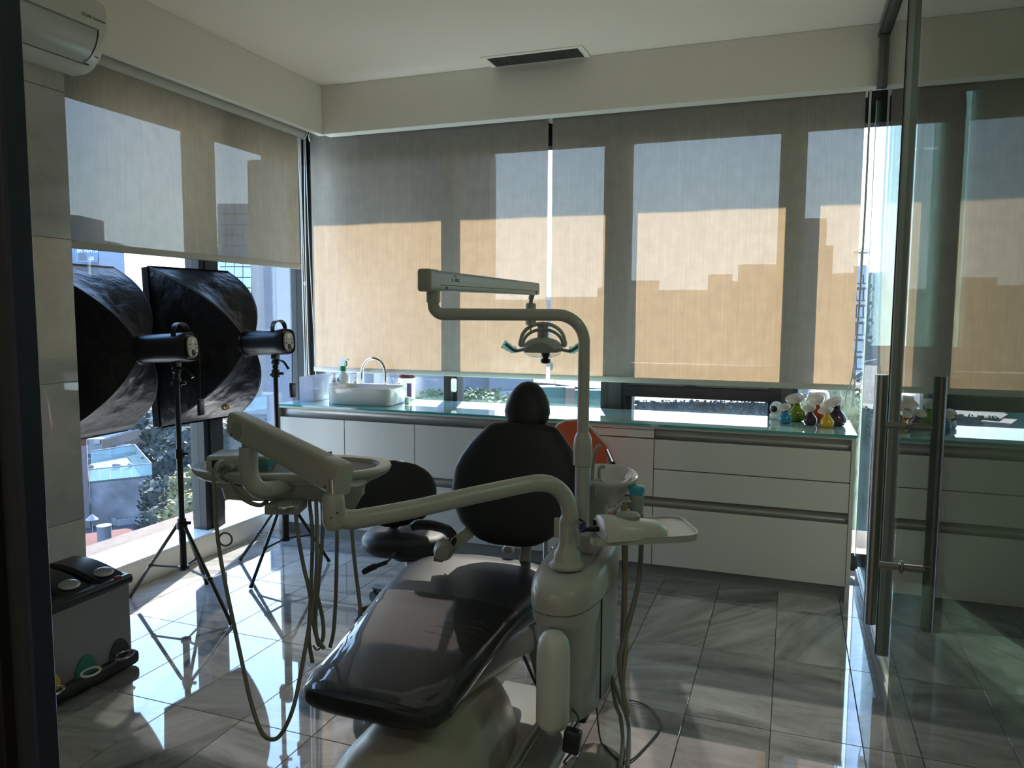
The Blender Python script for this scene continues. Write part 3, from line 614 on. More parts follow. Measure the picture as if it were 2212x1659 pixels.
# ---------------------------------------------------------------- softbox lights on stands
Lr=Vector((.939,.344,0)); Fd=Vector((-.342,.935,0)); UP=Vector((0,0,1))
def studio_light(label,pole,ht,t,feet,plug,off=0):
    T=thing('studio_light',label,'studio light',(pole[0],pole[1],0),'studio softbox lights'); P=Vector((pole[0],pole[1],0))
    t=math.radians(t); a=(-Lr*math.cos(t)+Fd*math.sin(t)); w=(Lr*math.sin(t)+Fd*math.cos(t)); H=P+UP*ht
    a=(a-UP*.055).normalized(); u=w.cross(a); u=u if u.z>0 else -u
    rear=H-a*.10; ring=H+a*.17
    # head
    def rs(c,r1,r2,n=3.2): return sell(c,w,u,r1,r2,n,28)
    mk('flash_head',MB().loft([rs(rear+a*.012,.048,.062),rs(rear+a*.0,.055,.069),rs(rear+a*.02,.061,.074),rs(rear+a*.06,.064,.074,2.6),rs(ring+a*.02,.066,.072,2.2),rs(ring+a*.05,.066,.072,2)]),'stand_black',T)
    mk('back_plate',MB().loft([rs(rear+a*.004,.038,.052),rs(rear-a*.004,.036,.050)]),'plate_grey',T)
    pl=T
    mk('display_window',MB().loft([rs(rear-a*.003+u*.03,.010,.010,6),rs(rear-a*.006+u*.03,.010,.010,6)]),'white_pl',pl)
    for sx in (-1,1):
        for dz in (.012,-.008): mk('knob',MB().loft([sell(rear-a*.003+w*.022*sx+u*dz,w,u,.006,.006,2,10),sell(rear-a*.008+w*.022*sx+u*dz,w,u,.005,.005,2,10)]),'unit_dim',pl)
    mk('socket',MB().loft([rs(rear-a*.003-u*.03,.010,.016,6),rs(rear-a*.010-u*.03,.009,.015,6)]),'black_plastic',pl)
    hp=[]
    for k in range(13):
        q=math.pi*k/12; hp.append(rear+a*.05+w*(.052*math.cos(q)*1.0)+u*(.055+.062*math.sin(q)**.6))
    hb=[p+a*.03 for p in hp]
    mk('carry_handle',MB().loft([[hp[i],hp[i]+u*.009,hb[i]+u*.009,hb[i]] for i in range(13)]),'stand_black',T,sharp=60)
    # trigger receiver on a cord
    c0=rear+a*(.006 if off else -.012)-u*.03+w*.01
    mk('cord',MB().tube(spl([c0,c0-a*.014+w*.004-UP*.01,c0-a*.014+w*.006-UP*.1,c0-a*.012+w*.006-UP*plug],6),.002,6),'black_plastic',T)
    e=c0-a*.012+w*.006-UP*plug; q=Matrix.Translation(e)@Matrix(((w.x,-a.x,0,0),(w.y,-a.y,0,0),(w.z,-a.z,1,0),(0,0,0,1)))
    rc=mk('receiver',MB().rbox(-.02,.02,-.008,.008,-.085,0,.004,2,q),'black_plastic',T)
    mk('receiver_button',MB().rbox(-.006,.006,.007,.0105,-.028,-.018,.002,1,q),'plate_grey',rc)
    # softbox
    hw,hh,Ls=.30,.46,.45; C=ring+a*Ls
    crn=[(-1,1),(1,1),(1,-1),(-1,-1)]
    def rib(i,s):
        sx,sy=crn[i]; r0=ring+a*.03+w*(.055*sx)+u*(.06*sy); p2=C+w*(hw*sx)+u*(hh*sy); p1=ring+a*.06+w*(hw*.66*sx)+u*(hh*.62*sy)
        return r0*(1-s)**2+p1*2*s*(1-s)+p2*s*s
    N=20
    for i in range(4):
        j=(i+1)%4; g=[]
        for k in range(N+1):
            s=k/N; A=rib(i,s); B=rib(j,s); row=[]
            for m_ in range(21):
                v=m_/20; p=A.lerp(B,v); sag=math.sin(math.pi*v)*math.sin(math.pi*s)*.035
                wr=(noise.noise(Vector((i*3+s*5.5+pole[1],v*4.0,s*2-v*3)))*.014+abs(noise.noise(Vector((s*9-v*7+i,v*2.5+s*3,pole[1]))))*.022)*math.sin(math.pi*s)*math.sin(math.pi*v)
                row.append(p+(ring+a*Ls*.5-p).normalized()*(sag+wr))
            g.append(row)
        back=[[p+a*.0022 for p in r] for r in g]
        m=MB(); m.loft(g,False,False,False); m.loft(back,False,False,False)
        mk('softbox_panel',m,'softbox_cloth',T,sharp=80)
    for i in range(4): mk('softbox_rib',MB().tube([rib(i,k/14) for k in range(15)],.0045,6),'stand_black',T)
    for i in range(4):
        j=(i+1)%4; A,B=rib(i,1),rib(j,1); A2,B2=A+a*.055,B+a*.055
        mk('front_lip',MB().add([A,B,B2,A2,A-a*.003,B-a*.003],[(0,1,2,3),(0,4,5,1)]).tube([A,B],.007,8),'cloth_black',T)
    f=[C+w*(hw*sx*.985)+u*(hh*sy*.985)+a*.02 for sx,sy in crn]
    mk('front_diffuser',MB().prism(f,a*.002),'softbox_white',T,smooth=False)
    mk('speed_ring',MB().loft([sell(ring+a*.025,w,u,.072,.078,2.2,24),sell(ring+a*.045,w,u,.076,.082,2.2,24)]),'black_plastic',T)
    # stand
    mk('tilt_bracket',MB().rbox(-.018,.018,-.02,.02,-.10,-.068,.006,2,Matrix.Translation(H)).tube([H-UP*.15,H-UP*.09],.017,12).sph(H-UP*.115,.024,.024,.022,12,8),'stand_black',T)
    mk('tilt_lever',MB().tube(spl([H-UP*.105-a*.02,H-UP*.115-a*.06,H-UP*.155-a*.095],4),[.007]*8+[.009],8),'stand_black',T)
    mk('clamp_knob',MB().tube([H-UP*.16,H-UP*.17+a*.035-UP*.02],.009,8),'stand_black',T)
    P0=P; P=P+Lr*off
    if off: mk('offset_clamp',MB().tube([P0+UP*.745,P+UP*.745],.013,10).tube([P0+UP*.715,P0+UP*.775],.021,12).tube([P+UP*.72,P+UP*.78],.026,12),'black_plastic',T); mk('column',MB().tube([P+UP*.185,P+UP*.80],.0225,14),'stand_black',T)
    mk('pole_upper',MB().tube([P0+UP*(.62+(.08 if off else 0)),H-UP*.14],.0135,12),'stand_black',T)
    if not off: mk('pole_middle',MB().tube([P+UP*.40,P+UP*.80],.0155,12),'stand_black',T)
    mk('pole_lower',MB().tube([P+UP*.185,P+UP*.44],.0175,12),'stand_black',T)
    for z in ((ht-.17,.80,.44) if not off else (ht-.17,)): 
        P_=P; P=P0 if z>1 else P_
        k=mk('pole_collar',MB().tube([P+UP*(z-.03),P+UP*(z+.015)],.022,12),'black_plastic',T)
        mk('collar_knob',MB().tube([P+UP*(z-.01)+Lr*.02,P+UP*(z-.01)+Lr*.045],.009,8),'black_plastic',k); P=P_
    mk('leg_collar',MB().tube([P+UP*.40,P+UP*.435],.027,14),'black_plastic',T)
    mk('leg_hub',MB().tube([P+UP*.185,P+UP*.205],.026,14),'black_plastic',T)
    for fx,fy in feet:
        F=Vector((fx,fy,.008)); d=(F-P); d.z=0; d.normalize(); top=P+d*.03+UP*.415
        lg=mk('leg',MB().tube([top,F],.0095,10),'stand_black',T)
        mk('foot_cap',MB().tube([F.lerp(top,.03),F],.0115,10),'black_plastic',lg)
        mid=top.lerp(F,.55); mk('strut',MB().tube([P+d*.028+UP*.195,mid],.006,8),'stand_black',T)
        mk('strut_joint',MB().sph(mid,.014,.014,.014,10,6),'black_plastic',lg)
studio_light('black softbox light on a tripod stand, the one cut off by the marble pier',(-2.92,3.035),1.335,16,((-3.009,3.194+.10),(-3.246,2.99),(-2.499,2.892)),.235)
studio_light('black softbox light on a tripod stand, the one nearest the corner and the counter',(-2.775,3.635),1.345,25,((-3.119,3.703),(-2.739,3.327),(-2.594,3.868)),.205,.035)
kn_=thing('gold_tie','small gold coloured tie knotted on the lower edge of the right softbox','tie',(-3.086,3.575,0.9582))
mk('knot',MB().tor((-3.091,3.573,0.9581),.014,.006,Matrix.Rotation(1.2,4,'X'),14,6).tor((-3.076,3.579,0.9636),.012,.005,Matrix.Rotation(.9,4,'Y'),14,6),'gold',kn_)
sp_=thing('sandbag_strap','small black strap bag hanging beside the softbox stand near the counter','bag',(-2.70,3.70,.75)) if False else None
# ---------------------------------------------------------------- dental chair
dc=thing('dental_chair','charcoal dental chair with a clear plastic foot cover in the middle of the room','dental chair',(-1.12,2.3,0))
prof=[(1.775,-1.19,-.99),(1.783,-1.25,-.94),(1.80,-1.295,-.905),(1.83,-1.322,-.885),(1.90,-1.345,-.872),(2.05,-1.368,-.876),(2.2,-1.398,-.884),(2.4,-1.438,-.888),(2.55,-1.468,-.88),(2.66,-1.482,-.862),(2.76,-1.484,-.845),(2.84,-1.462,-.852),(2.89,-1.425,-.875),(2.925,-1.37,-.915),(2.94,-1.31,-.97)]
def top(y): return lin(y,[(1.7,.418),(1.83,.436),(2.1,.452),(2.4,.462),(2.62,.478),(2.76,.492),(2.86,.496),(2.95,.486)])[0]
def thick(y): return lin(y,[(1.775,.035),(1.79,.062),(1.83,.088),(1.9,.10),(2.5,.10),(2.8,.105),(2.9,.085),(2.94,.035)])[0]
def cush(y0,y1,gr=0,n=46):
    rg=[]
    ys=sorted(set([p[0] for p in prof if y0<p[0]<y1]+[y0,y1]+[y0+(y1-y0)*k/30 for k in range(31)]))
    for y in ys:
        L_,R_=lin(y,prof); th=thick(y)+gr*2; zc=top(y)-thick(y)/2
        rg.append(sell(((L_+R_)/2,y,zc),(1,0,0),(0,0,1),(R_-L_)/2+gr,th/2,3.4,n))
    return MB().loft(rg)
mk('seat_cushion',cush(1.775,2.94),'black_leather',dc,sharp=60)
pc=mk('foot_cover',cush(1.80,2.50,.0035),'film_cover',dc,sharp=60); pc['label']='glossy clear plastic cover over the foot end'
for i,(y,x0,x1) in enumerate(((2.33,-1.06,-.93),(2.285,-1.08,-.915),(2.25,-1.10,-.92),(2.20,-1.115,-.93))):
    mk('cover_fold',MB().tube(spl([(x0,y+.012,top(y)+.003),((x0+x1)/2,y+.004,top(y)+.005),(x1-.02,y,top(y)+.002),(x1+.028,y-.015,top(y)-.02)],5),.0022,6),'clear_plastic',pc)
# under-seat shell
def shell(y,L_,R_,z0,z1): return sell(((L_+R_)/2,y,(z0+z1)/2),(1,0,0),(0,0,1),(R_-L_)/2,(z1-z0)/2,4,30)
mk('seat_frame',MB().loft([shell(2.02,-1.28,-.945,.335,.352),shell(2.06,-1.32,-.915,.31,.362),shell(2.25,-1.37,-.905,.28,.368),shell(2.5,-1.42,-.89,.235,.378),shell(2.7,-1.44,-.83,.22,.388),shell(2.82,-1.42,-.82,.25,.40),shell(2.88,-1.38,-.86,.31,.40)]),'unit_dim',dc,sharp=50)
mk('lift_arm',MB().loft([shell(2.02,-1.22,-.985,.20,.30),shell(2.15,-1.25,-.96,.15,.32),shell(2.5,-1.25,-.95,.12,.30),shell(2.72,-1.24,-.955,.12,.26),shell(2.80,-1.22,-.97,.16,.24)]),'unit_dim',dc,sharp=50)
mk('base_cover',MB().loft([[Vector(p)+Vector((0,0,0)) for p in sell((-1.035,2.02,z),(1,0,0),(0,1,0),ax,ay,3,36)] for z,ax,ay in ((.012,.205,.56),(.06,.20,.55),(.13,.185,.52),(.20,.165,.47),(.25,.14,.40),(.28,.10,.30),(.29,.04,.15))]),'unit_cream',dc,sharp=60)
mk('base_plate',MB().loft([sell((-1.02,2.43,z),(1,0,0),(0,1,0),ax,ax+.05,6,40) for z,ax in ((0,.33),(.018,.33),(.024,.32))]),'unit_white',dc,sharp=50)
mk('base_ridge',MB().rbox(-.82,-.80,2.08,2.75,.02,.05,.01,2),'unit_dim',dc)
mk('floor_bracket',MB().rbox(-.79,-.70,2.10,2.72,.02,.035,.006,2),'plate_dark',dc)
mk('base_screw',MB().tube([(-1.0,1.985,.285),(-1.0,1.985,.30)],.010,10),'green_p',dc)
mk('link_bar',MB().prism([(-.905,2.60,.36),(-.86,2.60,.36),(-.80,2.62,.06),(-.835,2.62,.06)],(0,.04,0)),'plate_dark',dc)
mk('link_cable',MB().tube(spl([(-.915,2.55,.34),(-.88,2.56,.25),(-.83,2.56,.15),(-.80,2.6,.08)],5),.006,8),'hose_dark',dc)
# backrest
ba=Vector((0,math.sin(math.radians(13)),math.cos(math.radians(13)))); bn=Vector((0,ba.z,-ba.y)); B0=Vector((-1.075,2.905,.555))
bp=[(0,.07,.02),(.012,.125,.03),(.035,.168,.036),(.08,.225,.04),(.14,.262,.042),(.215,.285,.042),(.30,.285,.042),(.36,.262,.041),(.42,.225,.04),(.465,.185,.038),(.495,.158,.034),(.51,.13,.026),(.516,.08,.012)]
rg=[]
for k in range(45):
    s=.516*k/44; wd_,th=lin(s,bp); c=B0+ba*s+Vector((.028*(s/.516)-.005,0,0)); rg.append(sell(c,(1,0,0),bn,wd_,th,2.6,36))
mk('backrest',MB().loft(rg),'black_leather',dc,sharp=60)
mk('back_shell',MB().loft([[p+bn*.035 for p in sell(B0+ba*s,(1,0,0),bn,w_,.018,3,24)] for s,w_ in ((.06,.12),(.10,.19),(.2,.24),(.32,.24),(.42,.17),(.46,.10))]),'unit_dim',dc)
hb=[(0,.05,.03),(.012,.072,.038),(.035,.092,.043),(.07,.100,.045),(.105,.094,.044),(.14,.080,.041),(.17,.060,.036),(.19,.036,.026),(.198,.012,.012)]
H0=B0+ba*.505+Vector((.030,.012,-.014)); rg=[]
for k in range(25):
    s=.198*k/24; w_,th=lin(s,hb); rg.append(sell(H0+ba*s,(1,0,0),bn,w_*1.02,th,2.2,30))
mk('headrest',MB().loft(rg),'black_leather',dc,sharp=60)
mk('headrest_bar',MB().rbox(-1.075,-1.025,3.06,3.075,.95,1.15,.005,2),'steel',dc)
mk('back_bracket',MB().loft([shell(2.88,-1.04,-.99,.30,.36),shell(2.93,-1.04,-.99,.40,.48),shell(2.965,-1.035,-.995,.52,.62)]),'unit_dim',dc)
mk('recline_knob',MB().sph((-1.10,2.97,.515),.028,.022,.020,16,10),'unit_white',dc)
mk('release_lever',MB().prism([(-.905,2.96,.55),(-.885,2.96,.54),(-.935,2.95,.42),(-.955,2.95,.43)],(0,.012,0)),'steel',dc)
# left armrest
ap=[(-1.461,2.778,0.6243),(-1.426,2.782,0.6407),(-1.363,2.784,0.6428),(-1.301,2.773,0.6363),(-1.261,2.754,0.6132),(-1.265,2.739,0.5826)]
mk('armrest_pad',MB().tube(spl(ap,6),[.012]+[.018]*3+[.0215]*20+[.019]*6+[.014],12),'black_plastic',dc)
hubc=Vector((-1.276,2.701,0.5694))
mk('armrest_hub',MB().tube([hubc-Fd*.03,hubc-Fd*.005,hubc+Fd*.03],[.030,.040,.040],24),'unit_dim',dc)
mk('armrest_hub_cap',MB().tube([hubc-Fd*.036,hubc-Fd*.03],.026,24),'unit_white',dc)
mk('armrest_bracket',MB().prism([Vector((-1.31,2.687,0.5508)),Vector((-1.3,2.696,0.6024)),Vector((-1.278,2.705,0.6173)),Vector((-1.268,2.701,0.5418)),Vector((-1.279,2.695,0.5233)),Vector((-1.313,2.684,0.5287))],Fd*.03),'unit_dim',dc)
mk('armrest_arm',MB().prism([Vector((-1.272,2.709,0.5257)),Vector((-1.257,2.723,0.6127)),Vector((-1.219,2.783,0.6442)),Vector((-1.186,2.792,0.6107)),Vector((-1.225,2.731,0.5759))],Fd*.035),'unit_dim',dc)
# ---------------------------------------------------------------- support centre with bottle and bowl
UC=Vector((-.665,2.49,0))
su=thing('support_unit','pale grey rounded support cabinet with a water bottle, right of the dental chair','dental unit',(-.665,2.49,0))
def uring(z,ax,ay,dy=0,tilt=0,n=2.6,N=44,dx=0):
    return [p+Vector((0,0,(p.y-UC.y)*tilt)) for p in sell((UC.x+dx,UC.y+dy,z),(1,0,0),(0,1,0),ax,ay,n,N)]
mk('body',MB().loft([uring(.200,.080,.21,.06),uring(.194,.098,.245,.045),uring(.207,.106,.268,.035),uring(.40,.109,.272,.032),uring(.50,.111,.276,.03),uring(.535,.112,.295,.008),uring(.555,.113,.303,0),uring(.60,.113,.305)]),'unit_white',su,sharp=50)
mk('top_cover',MB().loft([uring(.588,.116,.309),uring(.598,.1175,.311),uring(.636,.1175,.311,0,.02),uring(.664,.114,.307,0,.05),uring(.686,.104,.291,0,.08),uring(.697,.085,.255,0,.08),uring(.703,.04,.15,0,.08)]),'unit_white',su,sharp=50)
mk('cover_seam',MB().loft([uring(.5875,.1168,.3098),uring(.5895,.1168,.3098)]),'ink_grey',su)
mk('door_seam',MB().box(-.5555,-.5515,2.378,2.384,.245,.585),'gasket',su)
mk('top_groove',MB().tube([(-.60,2.38,.703),(-.59,2.66,.722)],.003,6),'unit_dim',su)
mk('under_tray',MB().rbox(-.71,-.59,2.34,2.69,.165,.205,.012,2),'black_plastic',su)
bp_=Vector((-.652,2.165,0))
mk('water_bottle',MB().lathe([(0,.218),(.012,.218),(.022,.224),(.030,.238),(.042,.246),(.050,.255),(.052,.27),(.052,.46),(.0505,.495),(.045,.522),(.032,.541),(.016,.548),(0,.549)],bp_,32),'bottle_milky',su)
dcp=Vector((-.67,2.33,0))
# cuspidor
cc=Vector((-0.6259,2.749,0.9227))
def cring(z,a_,b_,dx=0): return sell((cc.x+dx,cc.y,cc.z+z),Lr,Fd,a_,b_,2.1,36)
bw=mk('rinse_bowl',MB().loft([cring(-.125,.02,.02,.0),cring(-.110,.035,.04,.0),cring(-.07,.065,.09,.0),cring(-.04,.088,.135),cring(-.012,.106,.168),cring(0,.112,.178),cring(.005,.110,.176),cring(.002,.102,.166),cring(-.02,.09,.145),cring(-.06,.06,.09),cring(-.075,.015,.02)]),'ceramic',su,sharp=70)
sp0=Vector((-0.6448,2.698,0.9039))
mk('bowl_spout',MB().lathe([(0,-.02),(.022,-.018),(.022,.0),(.014,.01),(.008,.014),(0,.014)],sp0,18).tube(spl([sp0+UP*.01,sp0+UP*.045,sp0+UP*.058+Lr*.012,sp0+UP*.052+Lr*.02],5),.006,10),'unit_dim',bw)
mk('bowl_stand',MB().loft([sell((cc.x-.045,cc.y-.01,z),Lr,Fd,a_,b_,3,24) for z,a_,b_ in ((.70,.05,.06),(.78,.05,.06),(cc.z-.10,.052,.065),(cc.z-.05,.06,.085))]),'unit_white',su)
cf0=Vector((-0.6487,2.61,0.8966))
mk('cup_filler',MB().tube(spl([cf0,cf0+UP*.05,cf0+UP*.10+Lr*.003,cf0+UP*.135+Lr*.010,cf0+UP*.152+Lr*.020,cf0+UP*.150+Lr*.030],6),.0065,10).tube([cf0-UP*.05,cf0+UP*.01],.011,12),'unit_dim',su)
h0=Vector((-0.4984,2.665,0.8975))
ev=mk('suction_holder',MB().tube([h0-UP*.085,h0-UP*.03,h0-UP*.005],[.024,.026,.023],20),'unit_dim',su)
mk('film_cap',MB().lathe([(0,.012),(.018,.012),(.027,.006),(.029,-.012),(.022,-.03),(.015,-.034)],h0,18),'blue_film',ev)
mk('suction_arm',MB().tube(spl([Vector((-0.5776,2.606,0.8118)),Vector((-0.5406,2.624,0.8528)),Vector((-0.5165,2.644,0.8538))],6),.007,10).rbox(h0.x-.06,h0.x-.02,h0.y-.01,h0.y+.01,h0.z-.075,h0.z-.035,.005),'unit_white',su)
for nm,pts,r,m in (('suction_hose',[(-0.525,2.588,0.8627),(-0.5164,2.576,0.7101),(-0.5123,2.558,0.5173),(-0.4957,2.507,0.374),(-0.4976,2.474,0.2571),(-0.4779,2.472,0.1629)],.0085,'beige_tube'),('drain_hose',[(-0.5376,2.603,0.8416),(-0.5237,2.583,0.5907),(-0.5169,2.541,0.3565),(-0.4996,2.511,0.2058)],.006,'hose'),('saliva_hose',[(-0.4791,2.642,0.8124),(-0.4716,2.624,0.7013),(-0.4725,2.59,0.5783),(-0.4898,2.54,0.4691),(-0.504,2.507,0.3977),(-0.5109,2.477,0.3355),(-0.4971,2.472,0.2414),(-0.4803,2.47,0.1503)],.009,'hose')):
    mk(nm,MB().tube(spl(pts,8),r,10),m,su)
# wing knob on the post foot
k0=Vector((-0.694,2.35,0.8178))
mk('wing_knob',MB().rbox(-.016,.016,-.007,.007,-.034,.034,.006,2,Matrix.Translation(k0)).tube([k0,k0+Lr*.03],.009,10),'unit_white',su)
# ---------------------------------------------------------------- light on its post
lp=thing('operatory_light','pale grey dental lamp on a tall bent post with a folding arm','dental lamp',(-.672,2.56,.69))
PB=Vector((-.672,2.56,0)); ZA=1.512; rb=.095
aL=PB+(-Lr*.520)+UP*ZA
path=[PB+UP*.715,PB+UP*1.0,PB+UP*(ZA-rb)]+[PB+UP*(ZA-rb)+UP*(rb*math.sin(q))+(-Lr)*(rb*(1-math.cos(q))) for q in [math.pi/2*k/10 for k in range(1,11)]]+[PB-Lr*.25+UP*ZA,aL+Lr*.034]
path+=[aL+Lr*.034-Lr*(.034*math.sin(q))+UP*(.034*(1-math.cos(q))) for q in [math.pi/2*k/8 for k in range(1,9)]]+[aL+UP*.085]
mk('post',MB().tube(path,.0205,22),'unit_white',lp)
mk('post_lower',MB().tube([PB+UP*.715,PB+UP*1.012],.0262,22),'unit_white',lp)
mk('post_sleeve',MB().lathe([(.0255,.985),(.0335,.99),(.0335,1.05),(.030,1.085),(.0215,1.105)],PB,24),'unit_white',lp)
mk('post_foot',MB().lathe([(.0,.695),(.055,.70),(.055,.712),(.040,.722),(.036,.76),(.028,.765),(.0,.765)],PB,24),'unit_white',lp)
mk('elbow_cap',MB().lathe([(.0,.04),(.0245,.04),(.0245,.086),(.022,.09),(.0,.09)],aL,20),'unit_white',lp)
A1=aL+UP*.108; mk('arm_pivot',MB().tube([aL+UP*.085,aL+UP*.118],.0165,16),'unit_dim',lp)
lampc=Vector((-1.042,3.243,1.398))
E1=A1+UP*.006; E2=Vector((-1.081,3.208,1.624))
a_,s_,u_=frame_from(E2-E1)
q0=E1-a_*.055; q1=E2+a_*.02; ln_=(q1-q0).length
def arng(t,k): 
    c=q0+a_*(ln_*t); hh=.036*(1-t)+.027*t; return sell(c,s_,u_,.026*k,hh*k,6,28)
mk('spring_arm',MB().loft([arng(-.004,.8),arng(0,1),arng(1,1),arng(1.004,.8)]),'unit_white',lp)
mk('arm_cap',MB().loft([arng(-.008,.85),arng(-.002,1.06),arng(.055,1.06),arng(.058,.9)]),'unit_white',lp)
mk('arm_groove',MB().tube([q0+a_*.06+s_*.0262-u_*.014,q1-a_*.02+s_*.0262-u_*.010],.0012,5),'ink_grey',lp)
sgn=-1
for t in (.11,.96): mk('arm_screw',MB().tube([q0+a_*(ln_*t)+s_*.0255-u_*(.024-.009*t),q0+a_*(ln_*t)+s_*.0285-u_*(.024-.009*t)],.0045,10),'screw',lp)
xd=a_; org=q0+a_*.135+s_*.0268+u_*.000
text('logo','a  dec',.024,org,a_,u_,'ink_grey',lp)
for k in range(5):
    an=math.radians(30+30*k); mk('logo_ray',MB().sph(org+a_*(.020+.006*math.cos(an))+u_*(.016+.006*math.sin(an))+s_*.0005,.0012,.0012,.0012,6,4),'ink_grey',lp)
N1=Vector((-1.092,3.223,1.592)); N2=Vector((-1.09,3.221,1.465))
mk('lamp_neck',MB().tube([E2-UP*.02,N1-UP*.01],.0125,14).tube([N1-UP*.012,N1-UP*.03],.009,12),'unit_dim',lp)
mk('lamp_swivel',MB().lathe([(0,-.03),(.02,-.03),(.0235,-.038),(.0235,-.12),(.020,-.128),(0,-.128)],N1,20),'unit_white',lp)
mk('switch_rod',MB().tube([N1-UP*.12,N1-UP*.165],.0035,8),'steel',lp)
# yoke hoops, head, shield, handles
def arcp(c,rx,rz,a0,a1,n=16): return [c+Lr*(rx*math.cos(math.radians(a0+(a1-a0)*k/n)))+UP*(rz*math.sin(math.radians(a0+(a1-a0)*k/n))) for k in range(n+1)]
yc=lampc+UP*(-.006)
mk('yoke_hoop',MB().tube(arcp(yc,.098,.080,-8,188),.0085,10),'unit_white',lp)
mk('inner_hoop',MB().tube(arcp(yc-Fd*.02-UP*.012,.088,.066,-2,182),.007,10),'unit_dim',lp)
mk('yoke_block',MB().rbox(-.02,.02,-.016,.016,-.01,.052,.004,2,Matrix.Translation(yc+UP*.025)@Matrix.Rotation(-.35,4,'Z')),'unit_dim',lp)
for sx in (-1,1): mk('yoke_pivot',MB().sph(yc+Lr*(.097*sx)-UP*.008,.013,.013,.018,14,8),'unit_white',lp)
hd=[]
for k in range(11):
    q=math.pi/2*k/10; hd.append(sell(yc-UP*.035+UP*(.055*math.sin(q)),Lr,Fd,.088*math.cos(q)+.004,.07*math.cos(q)+.004,2.2,30))
mk('reflector_back',MB().loft([sell(yc-UP*.043,Lr,Fd,.088,.07,2.2,30)]+hd),'unit_white',lp,sharp=60)
mk('front_plate',MB().prism([yc-Fd*.075+Lr*(x/1000)+UP*(z/1000) for x,z in ((-85,-46),(-70,-22),(-45,-8),(-10,-2),(20,-10),(45,-30),(85,-32),(88,-36),(60,-45),(0,-47))],Fd*.012),'unit_dim',lp)
rg=[]
for k in range(8):
    q=math.pi/2*k/7; rg.append(sell(yc-UP*.045-UP*(.032*math.sin(q)),Lr,Fd,.080*math.cos(q)+.003,.066*math.cos(q)+.003,2.2,30))
mk('lamp_shield',MB().loft(rg),'clear_plastic',lp,sharp=60)
mk('lamp_socket',MB().lathe([(0,-.040),(.020,-.040),(.018,-.062),(.012,-.068),(.012,-.074),(.022,-.078),(.022,-.092),(.012,-.096),(0,-.096)],yc+Lr*.012-Fd*.03,20),'black_plastic',lp)
for sx in (-1,1):
    hs=yc-UP*.035-Fd*.03+Lr*(.085*sx); he=hs+Lr*(.082*sx)+UP*.026; mid=hs+Lr*(.04*sx)-UP*.004
    hn=mk('lamp_handle',MB().tube(spl([hs,mid,he],6),.0072,10),'unit_dim',lp)
    mk('handle_wrap',MB().tube(spl([hs+Lr*.03*sx+UP*.002,mid+Lr*.01*sx+UP*.004,he+Lr*.01*sx],6),[.012,.016,.013,.017,.014,.016,.018,.014,.017,.019,.016,.021,.019],12),'blue_film_thin',hn,sharp=70)
# ---------------------------------------------------------------- delivery arm with instrument head
SB=Vector((-.664,2.345,0))
da=thing('delivery_unit','pale grey dental delivery arm carrying an instrument table with hanging hoses','dental unit',(SB.x,SB.y,.69))
st=[SB+UP*.70,SB+UP*.78,SB+UP*.84,(-0.6546,2.343,0.8624),(-0.662,2.339,0.907),(-0.6788,2.326,0.9435),(-0.7033,2.303,0.969),(-0.7339,2.277,0.9795),(-0.7797,2.239,0.9763)]
st+=[(-0.9131,2.071,0.9625),(-1.007,1.95,0.9502),(-1.105,1.806,0.9468),(-1.131,1.776,0.9494),(-1.146,1.761,0.9608),(-1.152,1.75,0.9848),(-1.155,1.751,1.007)]
mk('lower_arm',MB().tube(spl(st,6),.0272,22),'unit_white',da)
mk('arm_foot',MB().lathe([(0,.690),(.056,.694),(.058,.704),(.048,.712),(.044,.716),(.043,.742),(.032,.755),(.028,.775),(0,.775)],SB,26),'unit_white',da)
ec=Vector((-1.155,1.748,0.9672))
mk('elbow',MB().lathe([(0,-.042),(.02,-.040),(.029,-.028),(.031,-.01),(.031,.035),(.029,.052),(.022,.060),(0,.060)],ec,26),'unit_white',da)
mk('elbow_dot',MB().tube([ec-Fd*.028,ec-Fd*.033],.0022,8).tube([Vector((-1.127,1.722,0.9814)),Vector((-1.124,1.717,0.9827))],.003,8),'screw',da)
mk('elbow_pin',MB().tube([ec+UP*.055,ec+UP*.10],.0145,16),'chrome',da)
F1=Vector((-1.152,1.769,1.067)); F0=Vector((-1.626,1.937,1.164)); a_,s_,u_=frame_from(F0-F1)
if u_.z<0: u_=-u_
lf=(F0-F1).length
def frng(t,k=1): return sell(F1+a_*(lf*t),s_,u_,.030*k,(.046-.006*t)*k,5,30)
mk('upper_arm',MB().loft([frng(-.05,.82),frng(-.04,.96),frng(-.02,1),frng(1,1),frng(1.03,.94),frng(1.04,.8)]),'unit_white',da)
mk('upper_arm_cap',MB().loft([frng(-.055,.80),frng(-.046,.98),frng(-.02,1.025),frng(.09,1.025),frng(.095,1.0)]),'unit_white',da)
fside=s_ if s_.dot(-Fd)>0 else -s_
hc=F1+a_*(lf*.915)+fside*.029
mk('arm_hub',MB().prism([hc+a_*(.045*math.cos(2*math.pi*k/20)*.62)+u_*(.030*math.sin(2*math.pi*k/20)-.004) for k in range(20)],fside*.0025),'unit_dim',da)
for t,dz in ((.03,-.028),(.97,-.025)): mk('arm_screw',MB().tube([F1+a_*(lf*t)+fside*.028+u_*dz,F1+a_*(lf*t)+fside*.031+u_*dz],.004,10),'screw',da)
G0=Vector((-1.577,1.917,1.107))
mk('head_pin',MB().tube([G0+UP*.03,G0-UP*.03],.0155,16),'steel',da)
mk('down_tube',MB().tube(spl([(-1.572,1.918,1.098),(-1.57,1.915,1.064),(-1.567,1.912,1.021),(-1.557,1.913,0.9879),(-1.54,1.927,0.9642),(-1.53,1.973,0.9552),(-1.528,2.059,0.9565)],6),.0285,22),'unit_white',da)
